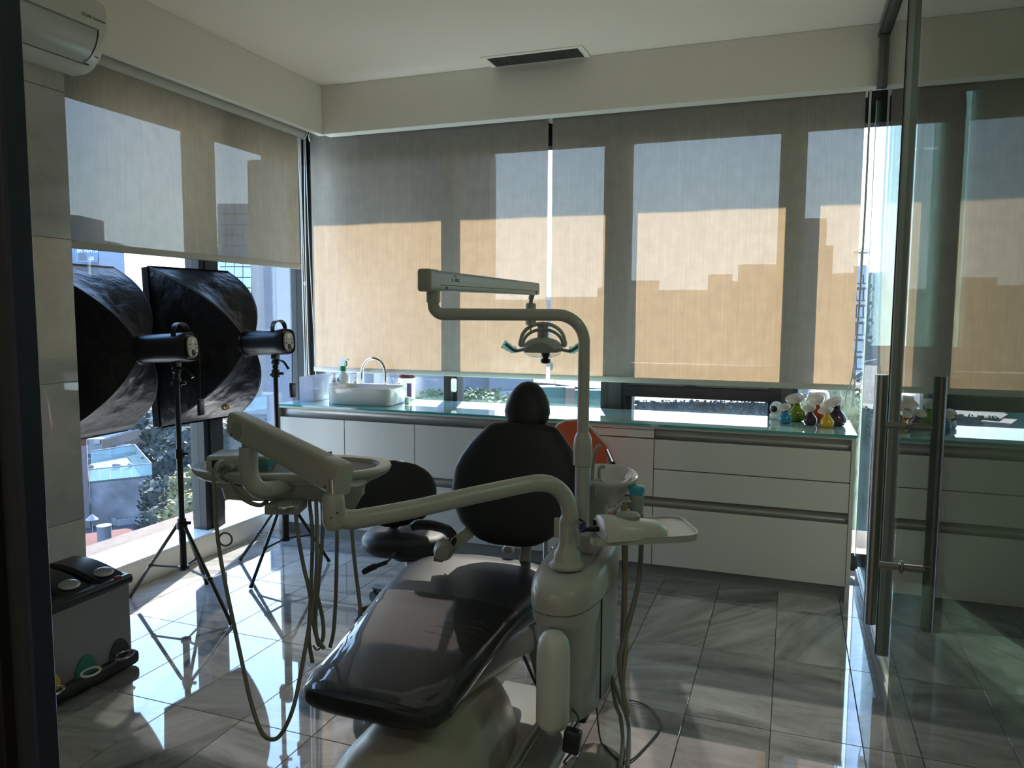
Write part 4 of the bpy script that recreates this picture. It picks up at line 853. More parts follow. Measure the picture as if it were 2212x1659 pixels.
tc_=Vector((-1.591,2.168,0.9962))
def trng(z,ax,ay,n=2.5,dy=0): return sell((tc_.x,tc_.y,tc_.z+z)+Fd*dy if False else Vector((tc_.x,tc_.y,tc_.z+z))+Fd*dy,Lr,Fd,ax,ay,n,48)
mk('table_body',MB().loft([trng(-.105,.20,.10,4),trng(-.10,.222,.115,4),trng(-.062,.232,.128,3.6),trng(-.056,.262,.140,3.4),trng(-.040,.268,.145,3.2),trng(-.036,.300,.160,2.8),trng(-.022,.326,.178),trng(-.008,.334,.184),trng(0,.331,.181),trng(.003,.322,.172),trng(.001,.295,.145),trng(-.012,.286,.136)]),'unit_white',da,sharp=50)
mk('table_seam',MB().loft([trng(-.021,.3275,.1785),trng(-.0195,.328,.179)]),'unit_dim',da)
mk('table_mat',MB().loft([trng(-.013,.286,.136),trng(-.009,.284,.134)]),'mat_brown',da)
mk('table_handle_pin',MB().tube([(-1.475,2.214,1.025),(-1.476,2.215,1.04)],.008,10),'screw',da)
mk('under_box',MB().rbox(-.055,.055,-.05,.05,-.03,0,.006,2,Matrix.Translation(Vector((-1.487,1.985,0.9174)))@Matrix.Rotation(.35,4,'Z')),'unit_dim',da)
mk('under_grip',MB().tube(spl([(-1.494,1.939,0.9127),(-1.463,1.929,0.9108),(-1.432,1.961,0.9102)],5),.006,8),'chrome',da)
mk('hose_manifold',MB().loft([sell(Vector((-1.338,2.063,0.9458))+UP*z,Lr,Fd,ax,ay,4,24) for z,ax,ay in ((-.055,.03,.03),(-.05,.05,.04),(-.01,.072,.055),(.03,.08,.06))]),'unit_dim',da)
kn=Vector((-1.259,2.071,0.9509)); mk('side_knob',MB().tube([kn-Lr*.03,kn,kn+Lr*.004],[.012,.012,.008],16),'unit_white',da)
for k_,pts in enumerate((
 [(-1.449,1.978,0.9254),(-1.413,1.94,0.8384),(-1.381,1.921,0.7453),(-1.355,1.912,0.6712),(-1.344,1.909,0.5939),(-1.329,1.908,0.5306),(-1.306,1.913,0.4927)],
 [(-1.43,2.027,0.9187),(-1.405,2.005,0.8214),(-1.391,1.978,0.7111),(-1.38,1.95,0.6028),(-1.368,1.924,0.5107),(-1.355,1.921,0.438)],
 [(-1.386,2.001,0.9287),(-1.333,1.926,0.8362),(-1.309,1.88,0.7102),(-1.305,1.838,0.5983),(-1.303,1.796,0.4898),(-1.311,1.761,0.3793),(-1.34,1.743,0.306),(-1.368,1.731,0.2899),(-1.396,1.723,0.315),(-1.441,1.736,0.3951),(-1.494,1.761,0.5157),(-1.55,1.786,0.6537),(-1.59,1.804,0.7641),(-1.619,1.823,0.8485),(-1.643,1.844,0.9417),(-1.663,1.865,1.008),(-1.684,1.903,1.036),(-1.707,1.959,1.039)],
 [(-1.391,2.041,0.919),(-1.363,2,0.8273),(-1.347,1.949,0.6819),(-1.34,1.919,0.5758),(-1.328,1.916,0.5024),(-1.327,1.94,0.518),(-1.337,1.952,0.571),(-1.355,1.952,0.6425)],
 [(-1.359,2.074,0.9143),(-1.354,2.066,0.8103),(-1.339,2.033,0.6392),(-1.33,2.002,0.5147),(-1.339,1.994,0.4591)],
 [(-1.32,2.088,0.9145),(-1.298,2.065,0.8163),(-1.272,2.042,0.7052),(-1.246,2.021,0.6105),(-1.241,2.019,0.567)])):
    h=mk('instrument_hose',MB().tube(spl(pts,8),.0062,10),'hose',da)
rc_=Vector((-1.567,1.798,0.8395)); mk('cable_ring',MB().tor(rc_,.0195,.003,Fd.to_track_quat('Z','Y').to_matrix().to_4x4()),'hose',da)
mk('hose_tip',MB().tube(spl([(-1.344,1.91,0.4995),(-1.333,1.913,0.4854),(-1.32,1.918,0.494)],4),.003,8),'chrome',da)
# scaler box on the table
sx0=Vector((-1.746,2.047,0.9915)); q=Matrix.Translation((sx0.x,sx0.y,tc_.z-.009))@Matrix.Rotation(.35,4,'Z')
sb_=thing('scaler_box','small grey ultrasonic scaler box with two plugged cords on the left of the instrument table','control box',(sx0.x,sx0.y,tc_.z-.009))
mk('case',MB().rbox(-.066,.066,-.06,.075,0,.058,.008,3,q),'unit_white',sb_)
mk('socket_panel',MB().rbox(-.045,-.022,-.062,-.058,.02,.045,.002,1,q),'black_plastic',sb_)
for x,zz in ((-.008,.026),(.028,.026)):
    pl=mk('cord_plug',MB().tube([q@Vector((x,-.058,zz)),q@Vector((x-.004,-.095,zz+.002))],[.011,.009],12),'unit_dim',sb_)
w0=q@Vector((.024,-.095,.028))
mk('cord',MB().tube(spl([w0,w0+Vector((-.008,-.02,-.02)),(-1.619,1.89,0.9918),(-1.593,1.886,0.9585),(-1.557,1.896,0.9302),(-1.531,1.915,0.9193),(-1.545,1.964,0.9171)],6),.0072,10),'hose',sb_)
mk('power_cord',MB().tube(spl([q@Vector((-.04,-.06,.02)),(-1.641,1.873,1.008),(-1.629,1.887,0.9918),(-1.61,1.923,0.9709)],6),.003,8),'hose_dark',sb_)
cf_=thing('film_wrapped_case','small case wrapped in crinkled blue film on the instrument table behind the arm','case',tuple(q@Vector((.10,.05,0))))
mk('case_core',MB().rbox(.076,.118,.0,.085,.0,.046,.006,2,q),'unit_white',cf_)
m=MB(); rg=[]
for k in range(7):
    z=.002+.036*k/6; rg.append([q@Vector((.097+.027*math.copysign(abs(math.cos(t))**.4,math.cos(t))+R.uniform(-.003,.003),.0425+.048*math.copysign(abs(math.sin(t))**.4,math.sin(t))+R.uniform(-.003,.003),z)) for t in [2*math.pi*j/22 for j in range(22)]])
mk('film_wrap',m.loft(rg,False,True),'blue_film_thin',cf_,sharp=80)
# ---------------------------------------------------------------- side tray and touch pad
ty=thing('side_tray','pale grey rounded tray on a bracket right of the lamp post','tray',(-.46,2.56,.78))
cor=[Vector((-.595,2.335,.785)),Vector((-.250,2.535,.785)),Vector((-.36,2.77,.785)),Vector((-.615,2.60,.785))]
def rpoly(c,r,z,k=7):
    out=[]; n=len(c); ctr=sum(c,Vector())/n
    for i in range(n):
        p,a,b=c[i],c[i-1],c[(i+1)%n]; u=(a-p).normalized(); v=(b-p).normalized()
        for j in range(k+1):
            t=j/k; A=p+u*r; B=p+v*r; out.append(A*(1-t)**2+p*2*t*(1-t)+B*t*t)
    return [Vector((p.x,p.y,z)) for p in out]
def inset(ring,d): 
    c=sum(ring,Vector())/len(ring); return [p+(c-p).normalized()*d for p in ring]
o0=rpoly(cor,.075,.768); o1=rpoly(cor,.075,.790)
mk('tray_pan',MB().loft([inset(o0,.012),o0,o1,inset(o1,.006),[p-UP*.006 for p in inset(o1,.010)],[p-UP*.007 for p in inset(o1,.05)]]),'unit_white',ty,sharp=50)
mk('tray_bracket',MB().rbox(-.655,-.595,2.46,2.56,.70,.767,.012,2),'unit_white',ty)
tp=thing('touch_pad','white rounded touch pad with a grey dial lying on the side tray','control pad',(-.48,2.48,.784))
t0,t1=Vector((-.572,2.415,.784)),Vector((-.378,2.545,.784)); tv=(t1-t0).normalized(); tn=Vector((-tv.y,tv.x,0)); rg=[]
for t,w_,h_ in ((0,.068,.064),(.02,.072,.070),(.3,.070,.064),(.6,.064,.052),(.85,.054,.042),(.96,.040,.030),(1.0,.012,.008)):
    c=t0+(t1-t0)*t; rg.append([c+tn*(w_*math.copysign(abs(math.cos(q_))**.8,math.cos(q_)))+UP*(h_*max(0,math.sin(q_))**.8 if math.sin(q_)>0 else 0) for q_ in [2*math.pi*j/28 for j in range(28)]])
mk('case',MB().loft(rg),'pad_white',tp,sharp=60)
dl=t0+(t1-t0)*.42+UP*.060
mk('dial',MB().add([(dl+tv*(v.x*1.35)+tn*v.y+UP*v.z) for v in MB().lathe([(0,-.006),(.031,-.004),(.032,.006),(.026,.014),(.012,.018),(0,.018)],(0,0,0),28).v],MB().lathe([(0,-.006),(.031,-.004),(.032,.006),(.026,.014),(.012,.018),(0,.018)],(0,0,0),28).f),'unit_dim',tp)
for k in range(5): mk('key_mark',MB().rbox(-.004,.004,-.002,.002,-.001,.0015,.0008,1,Matrix.Translation(t0+(t1-t0)*(.35+.07*k)-tn*.055+UP*.032)),'plate_grey',tp)
mk('strain_plug',MB().tube([t0+UP*.022+tn*.01,t0-tv*.035+UP*.024+tn*.01],.0085,10).tube([t0+UP*.035+tn*.042,t0-tv*.012+UP*.035+tn*.042],.010,10),'black_plastic',tp)
c0=t0-tv*.035+UP*.024+tn*.01
mk('black_cord',MB().tube(spl([c0,c0-tv*.03+UP*.005,(-0.5965,2.304,0.8553),(-0.6144,2.32,0.8615)],6),.005,8),'black_plastic',tp)
mk('blue_cord',MB().tube(spl([c0-UP*.004,c0-tv*.03-UP*.006,(-0.5934,2.304,0.8436),(-0.6138,2.318,0.8453)],6),.004,8),'cable_blue',tp)
# ---------------------------------------------------------------- cord and adapter on the floor
pa=thing('power_adapter','small black power adapter hanging on its cord below the support cabinet','adapter',(-0.5768,2.122,0.2349))
c=wl(pa); mk('case',MB().rbox(-.026,.026,-.018,.018,-.036,.036,.008,3,Matrix.Translation(c)@Matrix.Rotation(.1,4,'Y')),'black_plastic',pa)
mk('cord',MB().tube(spl([c-UP*.036,c-UP*.06+Vector((-.02,-.02,0)),(-0.662,2.358,0.006),(-0.686,2.266,0.006)],6),.003,8),'black_plastic',pa)
mk('cord_top',MB().tube(spl([c+UP*.034,c+UP*.06+Vector((.01,.03,0)),(-.66,2.36,.215)],5),.003,8),'black_plastic',pa)
fc_=thing('extension_cord','thin black cord looping on the marble floor right of the support cabinet','cord',(-0.458,2.588,0.004))
mk('cord',MB().tube(spl([(-.60,2.5,.22),(-0.59,2.54,0.02),(-0.556,2.503,0.005),(-0.503,2.448,0.005),(-0.462,2.458,0.005),(-0.429,2.56,0.005),(-0.403,2.671,0.005),(-0.409,2.737,0.005),(-0.459,2.825,0.005),(-0.509,2.855,0.005),(-0.549,2.853,0.008)],8),.003,8),'hose_dark',fc_)
ft=thing('floor_tubing','pale drain tubes arching from the support cabinet down to the marble floor','tube',(-0.518,2.554,0.01))
for pts in ([(-.57,2.6,.24),(-0.519,2.545,0.16),(-0.51,2.605,0.08),(-0.499,2.607,0.02),(-0.462,2.401,0.01)],[(-.575,2.62,.24),(-0.539,2.561,0.14),(-0.529,2.6,0.07),(-0.507,2.54,0.02),(-0.484,2.393,0.01)]):
    mk('tube',MB().tube(spl(pts,8),.0075,10),'hose',ft)
# ---------------------------------------------------------------- dentist stool
ds=thing('dental_stool','low black dentist stool with a round backrest between the chair and the cabinets','stool',(-1.76,3.33,0))
sc_=Vector((-1.76,3.33,0))
mk('seat',MB().loft([sell(sc_+UP*z,Lr,Fd,ax,ay,2.6,40) for z,ax,ay in ((.335,.10,.10),(.338,.17,.16),(.350,.215,.195),(.375,.235,.21),(.405,.232,.207),(.425,.21,.185),(.434,.16,.14),(.436,.06,.05))]),'black_leather',ds,sharp=60)
mk('seat_pan',MB().tube([sc_+UP*.30,sc_+UP*.336],.09,20),'black_plastic',ds)
mk('gas_column',MB().tube([sc_+UP*.10,sc_+UP*.31],.022,16).tube([sc_+UP*.08,sc_+UP*.2],.03,16),'steel',ds)
bc=sc_+Lr*(-.085)+Fd*.02+UP*.615; rg=[]
tl=(UP*.96+Fd*.2).normalized(); nn=(Fd*.96-UP*.2).normalized()
for k in range(17):
    s=-1+2*k/16; rad=max(.02,(1-abs(s)**2.4))**.5; rg.append(sell(bc+tl*(.165*s)+Fd*.01*(1-s*s),Lr,nn,.215*rad+.004,.034*rad+.002,2.4,32))
mk('backrest',MB().loft(rg),'black_leather',ds,sharp=60)
mk('back_bar',MB().tube(spl([sc_+Fd*.05+UP*.31,sc_+Fd*.22+UP*.33,sc_+Fd*.20+UP*.45,bc+Fd*.04],6),.016,10).rbox(-.025,.025,-.008,.008,-.2,.02,.005,2,Matrix.Translation(bc+Fd*.035-UP*.02)@Matrix.Rotation(.35,4,'Z')),'black_plastic',ds)
lv=[Vector((-1.697,3.065,0.4021)),Vector((-1.692,2.991,0.3882)),Vector((-1.716,2.95,0.3852))]
mk('lever_rod',MB().tube([sc_+UP*.32,lv[0]],.005,8).tube(lv,.006,8),'black_plastic',ds)
mk('lever_paddle',MB().tube(spl([Vector((-1.686,2.972,0.3905)),Vector((-1.722,2.947,0.3768)),Vector((-1.746,2.927,0.3696)),Vector((-1.775,2.903,0.352))],4),[.010]*5+[.015]*7+[.010],10),'black_plastic',ds)
for k in range(5):
    an=2*math.pi*k/5+.3; d=Vector((math.cos(an),math.sin(an),0))
    bl_=mk('base_arm',MB().tube([sc_+UP*.10+d*.02,sc_+d*.27+UP*.075],[.022,.015],10),'black_plastic',ds)
    mk('caster',MB().tube([sc_+d*.27+UP*.028-d.cross(UP)*.014,sc_+d*.27+UP*.028+d.cross(UP)*.014],.028,14).tube([sc_+d*.27+UP*.028,sc_+d*.27+UP*.08],.008,8),'black_plastic',bl_)
# ---------------------------------------------------------------- orange chair
oc=thing('orange_chair','orange armchair with a tall angled back in front of the cabinets, behind the lamp post','chair',(-1.04,3.86,0))
pts=[(-1.226,3.95,0.7),(-1.212,3.95,0.867),(-1.178,3.95,0.913),(-1.134,3.95,0.938),(-1.067,3.95,0.944),(-1.01,3.95,0.922),(-0.958,3.95,0.87),(-0.902,3.95,0.816),(-0.891,3.95,0.762),(-0.889,3.95,0.624),(-0.926,3.95,0.469),(-1.186,3.95,0.457)]
bk=mk('back',MB().prism(pts,(0,.028,0)),'orange',oc); 
mk('back_edge',MB().tube([Vector(p)+Vector((0,.005,0)) for p in pts],.0075,8),'blind_hem',oc)
mk('seat',MB().rbox(-1.27,-.83,3.62,3.97,.40,.46,.025,3),'orange',oc)
for x,y in ((-1.24,3.66),(-.86,3.66),(-1.24,3.94),(-.86,3.94)): mk('leg',MB().tube([(x,y,0),(x,y,.42)],.013,10),'steel',oc)
a0=Vector((-0.89,3.9,0.795)); a1=Vector((-0.815,3.7,0.771))
mk('armrest',MB().tube([a0,a1],.013,10),'black_plastic',oc)
mk('armrest_post',MB().tube([a0+Vector((0,0,-.005)),Vector((-.84,3.93,.42))],.008,8),'steel',oc)

# ---------------------------------------------------------------- outside
GZ=-17.2
tag(mk('ground',MB().box(-400,300,9,520,GZ-.5,GZ),'yard',smooth=False),kind='structure')
rd=[(-99.34,87.78,-17.15),(-91.90,86.03,-17.15),(-58.07,62.25,-17.15),(-52.05,52.96,-17.15),(-72.65,69.38,-17.15),(-84.63,77.30,-17.15)]
tag(mk('road',MB().prism(rd,(0,0,.06)),'asphalt',smooth=False),kind='structure')
def fbox(a,b,zb,depth,m,nm,par,zt=None):
    a=Vector(a); b=Vector(b); z=zt if zt is not None else a.z
    return mk(nm,MB().prism([Vector((p.x,p.y,zb)) for p in (a,b,b+Fd*depth,a+Fd*depth)],(0,0,z-zb)),m,par,smooth=False)
def bil(c,u,v): return c[0].lerp(c[1],u).lerp(c[3].lerp(c[2],u),v)
def pane(c,u0,u1,v0,v1,th,m,nm,par,back=.02):
    q=[bil(c,u0,v0),bil(c,u1,v0),bil(c,u1,v1),bil(c,u0,v1)]; n=(q[1]-q[0]).cross(q[3]-q[0]).normalized()
    if n.dot(Fd)>0: n=-n
    return mk(nm,MB().prism([p-n*back for p in q],n*(th+back)),m,par,smooth=False)
# sign tower
sg=thing('office_tower','distant blue tower with a banner of white lettering beyond the left window','building',(-157.04,134.73,-1.59))
sg.location.z=GZ
fbox((-159.22,135.90,18.30),(-154.50,137.63,18.33),GZ,12,'sign_blue','tower_body',sg)
fbox((-166.09,135.04,24.16),(-160.32,137.15,24.19),GZ,12,'sign_blue','tower_wing',sg)
c=[Vector((-157.46,133.87,12.84)),Vector((-152.69,135.62,12.87)),Vector((-152.86,136.00,17.39)),Vector((-157.62,134.25,17.36))]
bn_=pane(c,0,1,0,1,.2,'sign_blue','banner',sg)
for s_,px_,sz in (('OFICINAS',(-156.49,133.46,15.99),1.05),('EN VENTA',(-156.45,133.38,15.03),1.05),('25',(-153.57,134.27,13.33),1.0)): text('banner_lettering',s_,sz,px_,Lr,UP,'sign_text',sg)
pane(c,.15,.5,.08,.45,.25,'city','banner_picture',sg)
# glass tower by the corner
gt=thing('glass_tower','glass curtain wall tower with a round concrete column beyond the left window','building',(-96.78,123.87,-9.94)); gt.location.z=GZ
a,b=Vector((-106.96,123.37,22.63)),Vector((-90.05,129.56,22.73)); fbox(a,b,GZ,15,'tower_mull','tower_core',gt)
for (x0,x1,nu,nm) in ((0,.375,4,0),(.60,1.0,5,0)):
    c=[Vector((-105.17,119.72,-14.46)),Vector((-88.32,125.89,-14.36)),Vector((-89.69,129.05,22.64)),Vector((-106.54,122.87,22.55))]
    nv=18
    for i in range(nu):
        for j in range(nv):
            g=.006
            pane(c,x0+(x1-x0)*i/nu+g*.6,x0+(x1-x0)*(i+1)/nu-g*.6,j/nv+g*.5,(j+1)/nv-g*.5,.16+R.random()*.2,'tower_glass','tower_pane',gt)
cc_=Vector((-98.74,125.66,4.58)); mk('tower_column',MB().tube([Vector((cc_.x,cc_.y,GZ)),Vector((cc_.x,cc_.y,cc_.z+26))],2.15,20),'tower_col',gt)
c=[Vector((-98.35,111.74,-18.69)),Vector((-81.71,118.10,-15.89)),Vector((-81.75,118.19,-14.88)),Vector((-98.40,111.84,-17.51))]
mk('balcony_slab',MB().prism([c[0],c[1],c[1]+Fd*9,c[0]+Fd*9],(0,0,c[3].z-c[0].z)),'bld_white',gt,smooth=False)
mk('balcony_glass',MB().prism([c[3],c[2],c[2]+Fd*.1,c[3]+Fd*.1],(0,0,2.4)),'rail_glass',gt,smooth=False)
c=[Vector((-97.36,110.27,-26.36)),Vector((-80.88,116.69,-22.48)),Vector((-81.11,117.23,-16.10)),Vector((-97.64,110.92,-18.80))]
pane(c,0,1,0,1,.1,'tower_glass','lower_glazing',gt)
# terrace house
th=thing('terrace_house','old whitewashed house with a railed roof terrace below the left window','house',(-54.96,49.67,-13.30)); th.location.z=GZ
rf=[Vector((-56.77,48.57,-13.30)),Vector((-53.84,52.57,-13.30)),Vector((-63.09,59.54,-13.30)),Vector((-63.93,55.01,-13.30))]
mk('walls',MB().prism([Vector((p.x,p.y,GZ)) for p in rf],(0,0,3.8)),'bld_old',th,smooth=False)
mk('terrace_floor',MB().prism([p+UP*-.12 for p in rf],(0,0,.2)),'deck',th,smooth=False)
for (p,q,n) in ((rf[0],rf[1],6),(rf[1],rf[2],6),(rf[2],rf[3],4)):
    for i in range(n):
        A=p.lerp(q,i/n+.004); B=p.lerp(q,(i+1)/n-.004); o_=Vector((B-A).cross(UP)).normalized()*.05
        mk('rail_pane',MB().prism([A+UP*.1,B+UP*.1,B+UP*.1+o_,A+UP*.1+o_],(0,0,1.0)),'rail_glass',th,smooth=False)
    mk('rail_bar',MB().tube([p+UP*1.14,q+UP*1.14],.05,6),'bld_white',th)
pk=thing('chimney_block','pink rendered stair block with a red roof at the edge of the terrace house','building',(-57.01,48.08,-13.30)); pk.location.z=GZ
p0=[Vector((-57.05,47.30,-13.30)),Vector((-56.53,48.27,-13.30)),Vector((-60.46,51.68,-13.30)),Vector((-60.81,50.67,-13.30))]
mk('walls',MB().prism([Vector((p.x,p.y,GZ)) for p in p0],(0,0,7.2)),'bld_pink',pk,smooth=False)
mk('roof',MB().prism([Vector((p.x,p.y,GZ+7.2)) for p in p0],(0,0,.6)),'roof_red',pk,smooth=False)
def ball(px_,lab): t=tag(mk('terrace_globe',MB().sph(px_,.24,nu=14,nv=10),'bld_white'),lab,'globe','white globes on the terrace'); return t
ball((-59.26,53.53,-12.95),'white globe on the roof terrace, left of the touching pair')
ball((-58.94,53.65,-12.95),'white globe on the roof terrace, right of the touching pair')
ball((-58.12,54.22,-12.95),'white globe on the roof terrace standing alone near the side rail')
ball((-60.92,52.40,-12.95),'white globe on the roof terrace near the pink stair block')
wb=thing('white_block','white flat roofed block beyond the roof terrace, beside the street','building',(-85.49,73.85,-16.81)); wb.location.z=GZ
a,b=Vector((-88.40,72.95,-15.20)),Vector((-84.31,74.47,-14.93)); fbox(a,b,GZ,8,'bld_white','walls',wb)
c=[Vector((-88.20,72.61,-18.32)),Vector((-84.10,74.11,-18.30)),Vector((-84.22,74.40,-14.92)),Vector((-88.31,72.87,-15.18))]
for u in (.36,.74):
    for v in (.12,.75): pane(c,u,u+.18,v,v+.16,.1,'win_dark','window',wb)
br=thing('brick_house','brown brick gable house between the white block and the street','house',(-81.28,72.27,-15.96)); br.location.z=GZ
mk('walls',MB().prism([Vector((-81.74,71.99,-17.14)),Vector((-80.80,72.33,-17.13)),Vector((-80.85,72.45,-15.72)),Vector((-81.44,72.33,-14.79)),Vector((-81.82,72.19,-14.79))],Fd*9),'tan_wall',br,smooth=False)
pane([Vector((-81.16,72.10,-17.00)),Vector((-80.50,72.35,-16.99)),Vector((-80.60,72.43,-15.76)),Vector((-81.15,72.23,-15.77))],0,1,0,1,.2,'bld_white','white_gate',br)
lh=thing('red_roof_house','low house with a dull red roof and a round tank below the left window','house',(-42.15,37.34,-13.60)); lh.location.z=GZ
r0=[Vector((-42.39,34.59,-13.60)),Vector((-40.46,36.79,-13.60)),Vector((-40.76,39.37,-13.60)),Vector((-42.82,39.29,-13.60)),Vector((-44.84,36.64,-13.60))]
mk('walls',MB().prism([Vector((p.x,p.y,GZ)) for p in r0],(0,0,3.5)),'bld_old',lh,smooth=False)
mk('roof',MB().prism([p-UP*.15 for p in r0],(0,0,.3)),'roof_red',lh,smooth=False)
tk=Vector((-40.97,35.98,-13.30)); mk('water_tank',MB().tube([tk,tk+UP*1.1],.42,18),'city',lh); mk('tank_lid',MB().tube([tk+UP*1.1,tk+UP*1.14],.45,18),'bld_white',lh)
mk('roof_gutter',MB().tube([(-39.76,36.66,-13.30),(-40.58,39.05,-13.30)],.06,6),'bld_white',lh)
yw=thing('yard_wall','low pale garden wall round a bed behind the red roofed house','wall',(-55.06,49.57,-17.00))
for p,q in (((-58.15,51.69,-17.00),(-54.98,49.60,-17.00)),((-54.98,49.60,-17.00),(-53.98,50.96,-17.00)),((-53.98,50.96,-17.00),(-50.14,48.44,-17.00))):
    p=Vector(p);q=Vector(q);o_=(q-p).cross(UP).normalized()*.25; mk('wall_run',MB().prism([Vector((x.x,x.y,GZ)) for x in (p,q,q+o_,p+o_)],(0,0,.5)),'bld_white',yw,smooth=False)
pr_=thing('garden_parasol','pale garden parasol standing in the yard below the left window','parasol',(-51.73,44.35,-15.00)); c0=wl(pr_); 
mk('canopy',MB().lathe([(0,.45),(.48,0),(.46,-.03),(0,.40)],c0,10),'bld_white',pr_); mk('pole',MB().tube([c0+UP*.4,Vector((c0.x,c0.y,GZ))],.03,6),'bld_white',pr_)
def car(label,p,az,m):
    t=thing('car',label,'car',tuple(p)); p=Vector(p); q=Matrix.Translation(p)@Matrix.Rotation(az,4,'Z')
    mk('car_body',MB().rbox(-2.0,2.0,-.85,.85,.25,.85,.2,2,q),m,t)
    mk('cabin',MB().add([q@Vector(v) for v in ((-1.5,-.78,.8),(1.1,-.78,.8),(1.1,.78,.8),(-1.5,.78,.8),(-1.0,-.65,1.42),(.45,-.65,1.42),(.45,.65,1.42),(-1.0,.65,1.42))],[(0,3,2,1),(4,5,6,7),(0,1,5,4),(1,2,6,5),(2,3,7,6),(3,0,4,7)]),'win_dark',t,smooth=False)
    mk('car_roof',MB().rbox(-.98,.43,-.63,.63,1.40,1.45,.02,1,q),m,t)
    for x in (-1.25,1.25):
        for y in (-.85,.72): mk('wheel',MB().tube([q@Vector((x,y,.3)),q@Vector((x,y+.13,.3))],.31,12),'car_dark',t)
car('pale blue car parked on the street beyond the roof terrace',(-86.33,78.95,-17.09),1.9,'car_blue')
car('dark car parked behind the pale blue car on the street',(-80.37,74.31,-17.09),1.9,'car_dark')
car('white car half hidden behind the whitewashed house wall',(-60.52,59.48,-17.14),2.0,'car_white')
sh=thing('street_canopy','small grey canopy by the kerb next to the terrace house','canopy',(-54.05,53.40,-14.00))
mk('canopy_roof',MB().prism([(-54.85,53.92,-14.00),(-55.41,55.44,-14.00),(-54.17,54.62,-14.00),(-53.68,53.14,-14.00)],(0,0,.12)),'city',sh,smooth=False)
mk('canopy_post',MB().tube([(-54.46,54.08,-14.00),(-58.52,58.02,-17.20)],.06,6),'city',sh)
# trees: crown of leaves on a trunk
def crown_mesh(seed,nl,sz):
    r_=random.Random(seed); m=MB(); b=bmesh.new(); bmesh.ops.create_icosphere(b,subdivisions=3,radius=.86)
    for v in b.verts:
        k=noise.noise(v.co*2.2+Vector((seed,0,0)))*.30+noise.noise(v.co*5+Vector((0,seed,0)))*.12; v.co*=1+k
    b.verts.index_update(); m.add([v.co.copy() for v in b.verts],[tuple(q.index for q in f.verts) for f in b.faces]); vs_=[v.co.copy() for v in b.verts]; b.free()
    for i in range(nl):
        p=r_.choice(vs_)*r_.uniform(.92,1.16)+Vector((r_.gauss(0,.05),r_.gauss(0,.05),r_.gauss(0,.05)))
        n=Vector((r_.gauss(0,1),r_.gauss(0,1),r_.gauss(0,1))).normalized(); u=n.orthogonal().normalized(); w=n.cross(u); s=sz*r_.uniform(.6,1.4)
        m.add([p+u*s,p+w*s*.5,p-u*s,p-w*s*.5],[(0,1,2,3)])
    return m
CR={}
def tree(label,p,r,m,gz=GZ,seed=1,flat=.85,group=None,leaf=.075):
    p=Vector(p); t=thing('tree',label,'tree',(p.x,p.y,gz),group)
    k=(m,seed)
    if k not in CR: c=mk('crown',crown_mesh(seed,1500,leaf),m,t,local=True,smooth=False); CR[k]=c
    else: c=CR[k].copy(); COL.objects.link(c); c.parent=t
    c.location=(0,0,p.z-gz); c.scale=(r,r,r*flat); c.rotation_euler=(0,0,R.uniform(0,6))
    mk('trunk',MB().tube([(p.x,p.y,gz),(p.x+.2,p.y,p.z-r*.4)],[r*.09,r*.05],8),'bark',t)
TT=[('dark leafy tree at the upper end of the street, under the left softbox',(-100.96,97.99,-18.26),4.2,'leaf_dark',2),('dark tree between the road and the left window mullion, higher up the glass',(-84.88,93.36,-16.46),7.0,'leaf_dark',3),('dark tree crown just behind the left softbox stand pole, upper part',(-69.04,71.41,-15.85),4.6,'leaf_dark',1),
('dark tree crown along the street, farthest of the row beside the road',(-86.13,86.44,-16.93),5.2,'leaf_dark',1),('tall dark tree right of the road, behind the left softbox stand',(-70.52,75.24,-14.85),6.2,'leaf_dark',2),
('dark tree by the road seen just left of the window mullion',(-56.88,63.23,-13.81),5.5,'leaf_dark',3),('dark street tree right of the left softbox pole, half way down the glass',(-56.02,59.20,-14.43),4.0,'leaf_dark',1),
('olive green tree with sunlit tips left of the window mullion',(-40.11,43.91,-11.65),2.6,'leaf_olive',4),('grey green tree right of the white car, above the ledge',(-46.79,47.68,-13.67),2.6,'leaf_dark',2),
('olive tree low on the glass above the ledge, right of the softbox pole',(-36.38,38.83,-11.93),2.1,'leaf_olive',5),('dark bushy tree low on the glass, left of the softbox pole',(-41.36,41.14,-13.41),1.6,'leaf_dark',3),
('dark tree right of the window mullion under the instrument table',(-41.76,49.59,-12.97),3.2,'leaf_dark',1),('olive tree right of the window mullion, just above the ledge',(-33.66,42.02,-11.41),2.2,'leaf_olive',4),('dark tree behind the right softbox, below the glass tower terrace',(-47.91,56.13,-10.61),3.4,'leaf_dark',2)]
for lab,p,r,m,s in TT: tree(lab,p,r,m,seed=s,group='trees outside the left window')
tree('bright green tree top outside the back window, left of the dental headrest',(-8.04,19.25,-1.17),.95,'leaf_green',seed=6,flat=.62,leaf=.10,group='trees outside the back window')
tree('green tree top outside the back window, between the canister and the mullion',(-9.77,19.68,-1.25),.85,'leaf_green',seed=7,flat=.66,leaf=.10,group='trees outside the back window')
tree('tall olive brown tree outside the back window behind the vases',(1.52,32.22,-2.74),1.55,'leaf_olive',seed=4,flat=1.1,group='trees outside the back window')
tree('olive tree in the narrow clear gap right of the counter, lower one',(2.70,30.26,-5.32),2.0,'leaf_olive',seed=5,flat=1.3,group='trees outside the back window')
tree('dark green tree in the narrow clear gap beside the right blind',(3.18,37.07,-3.09),1.9,'leaf_dark',seed=2,flat=1.2,group='trees outside the back window')
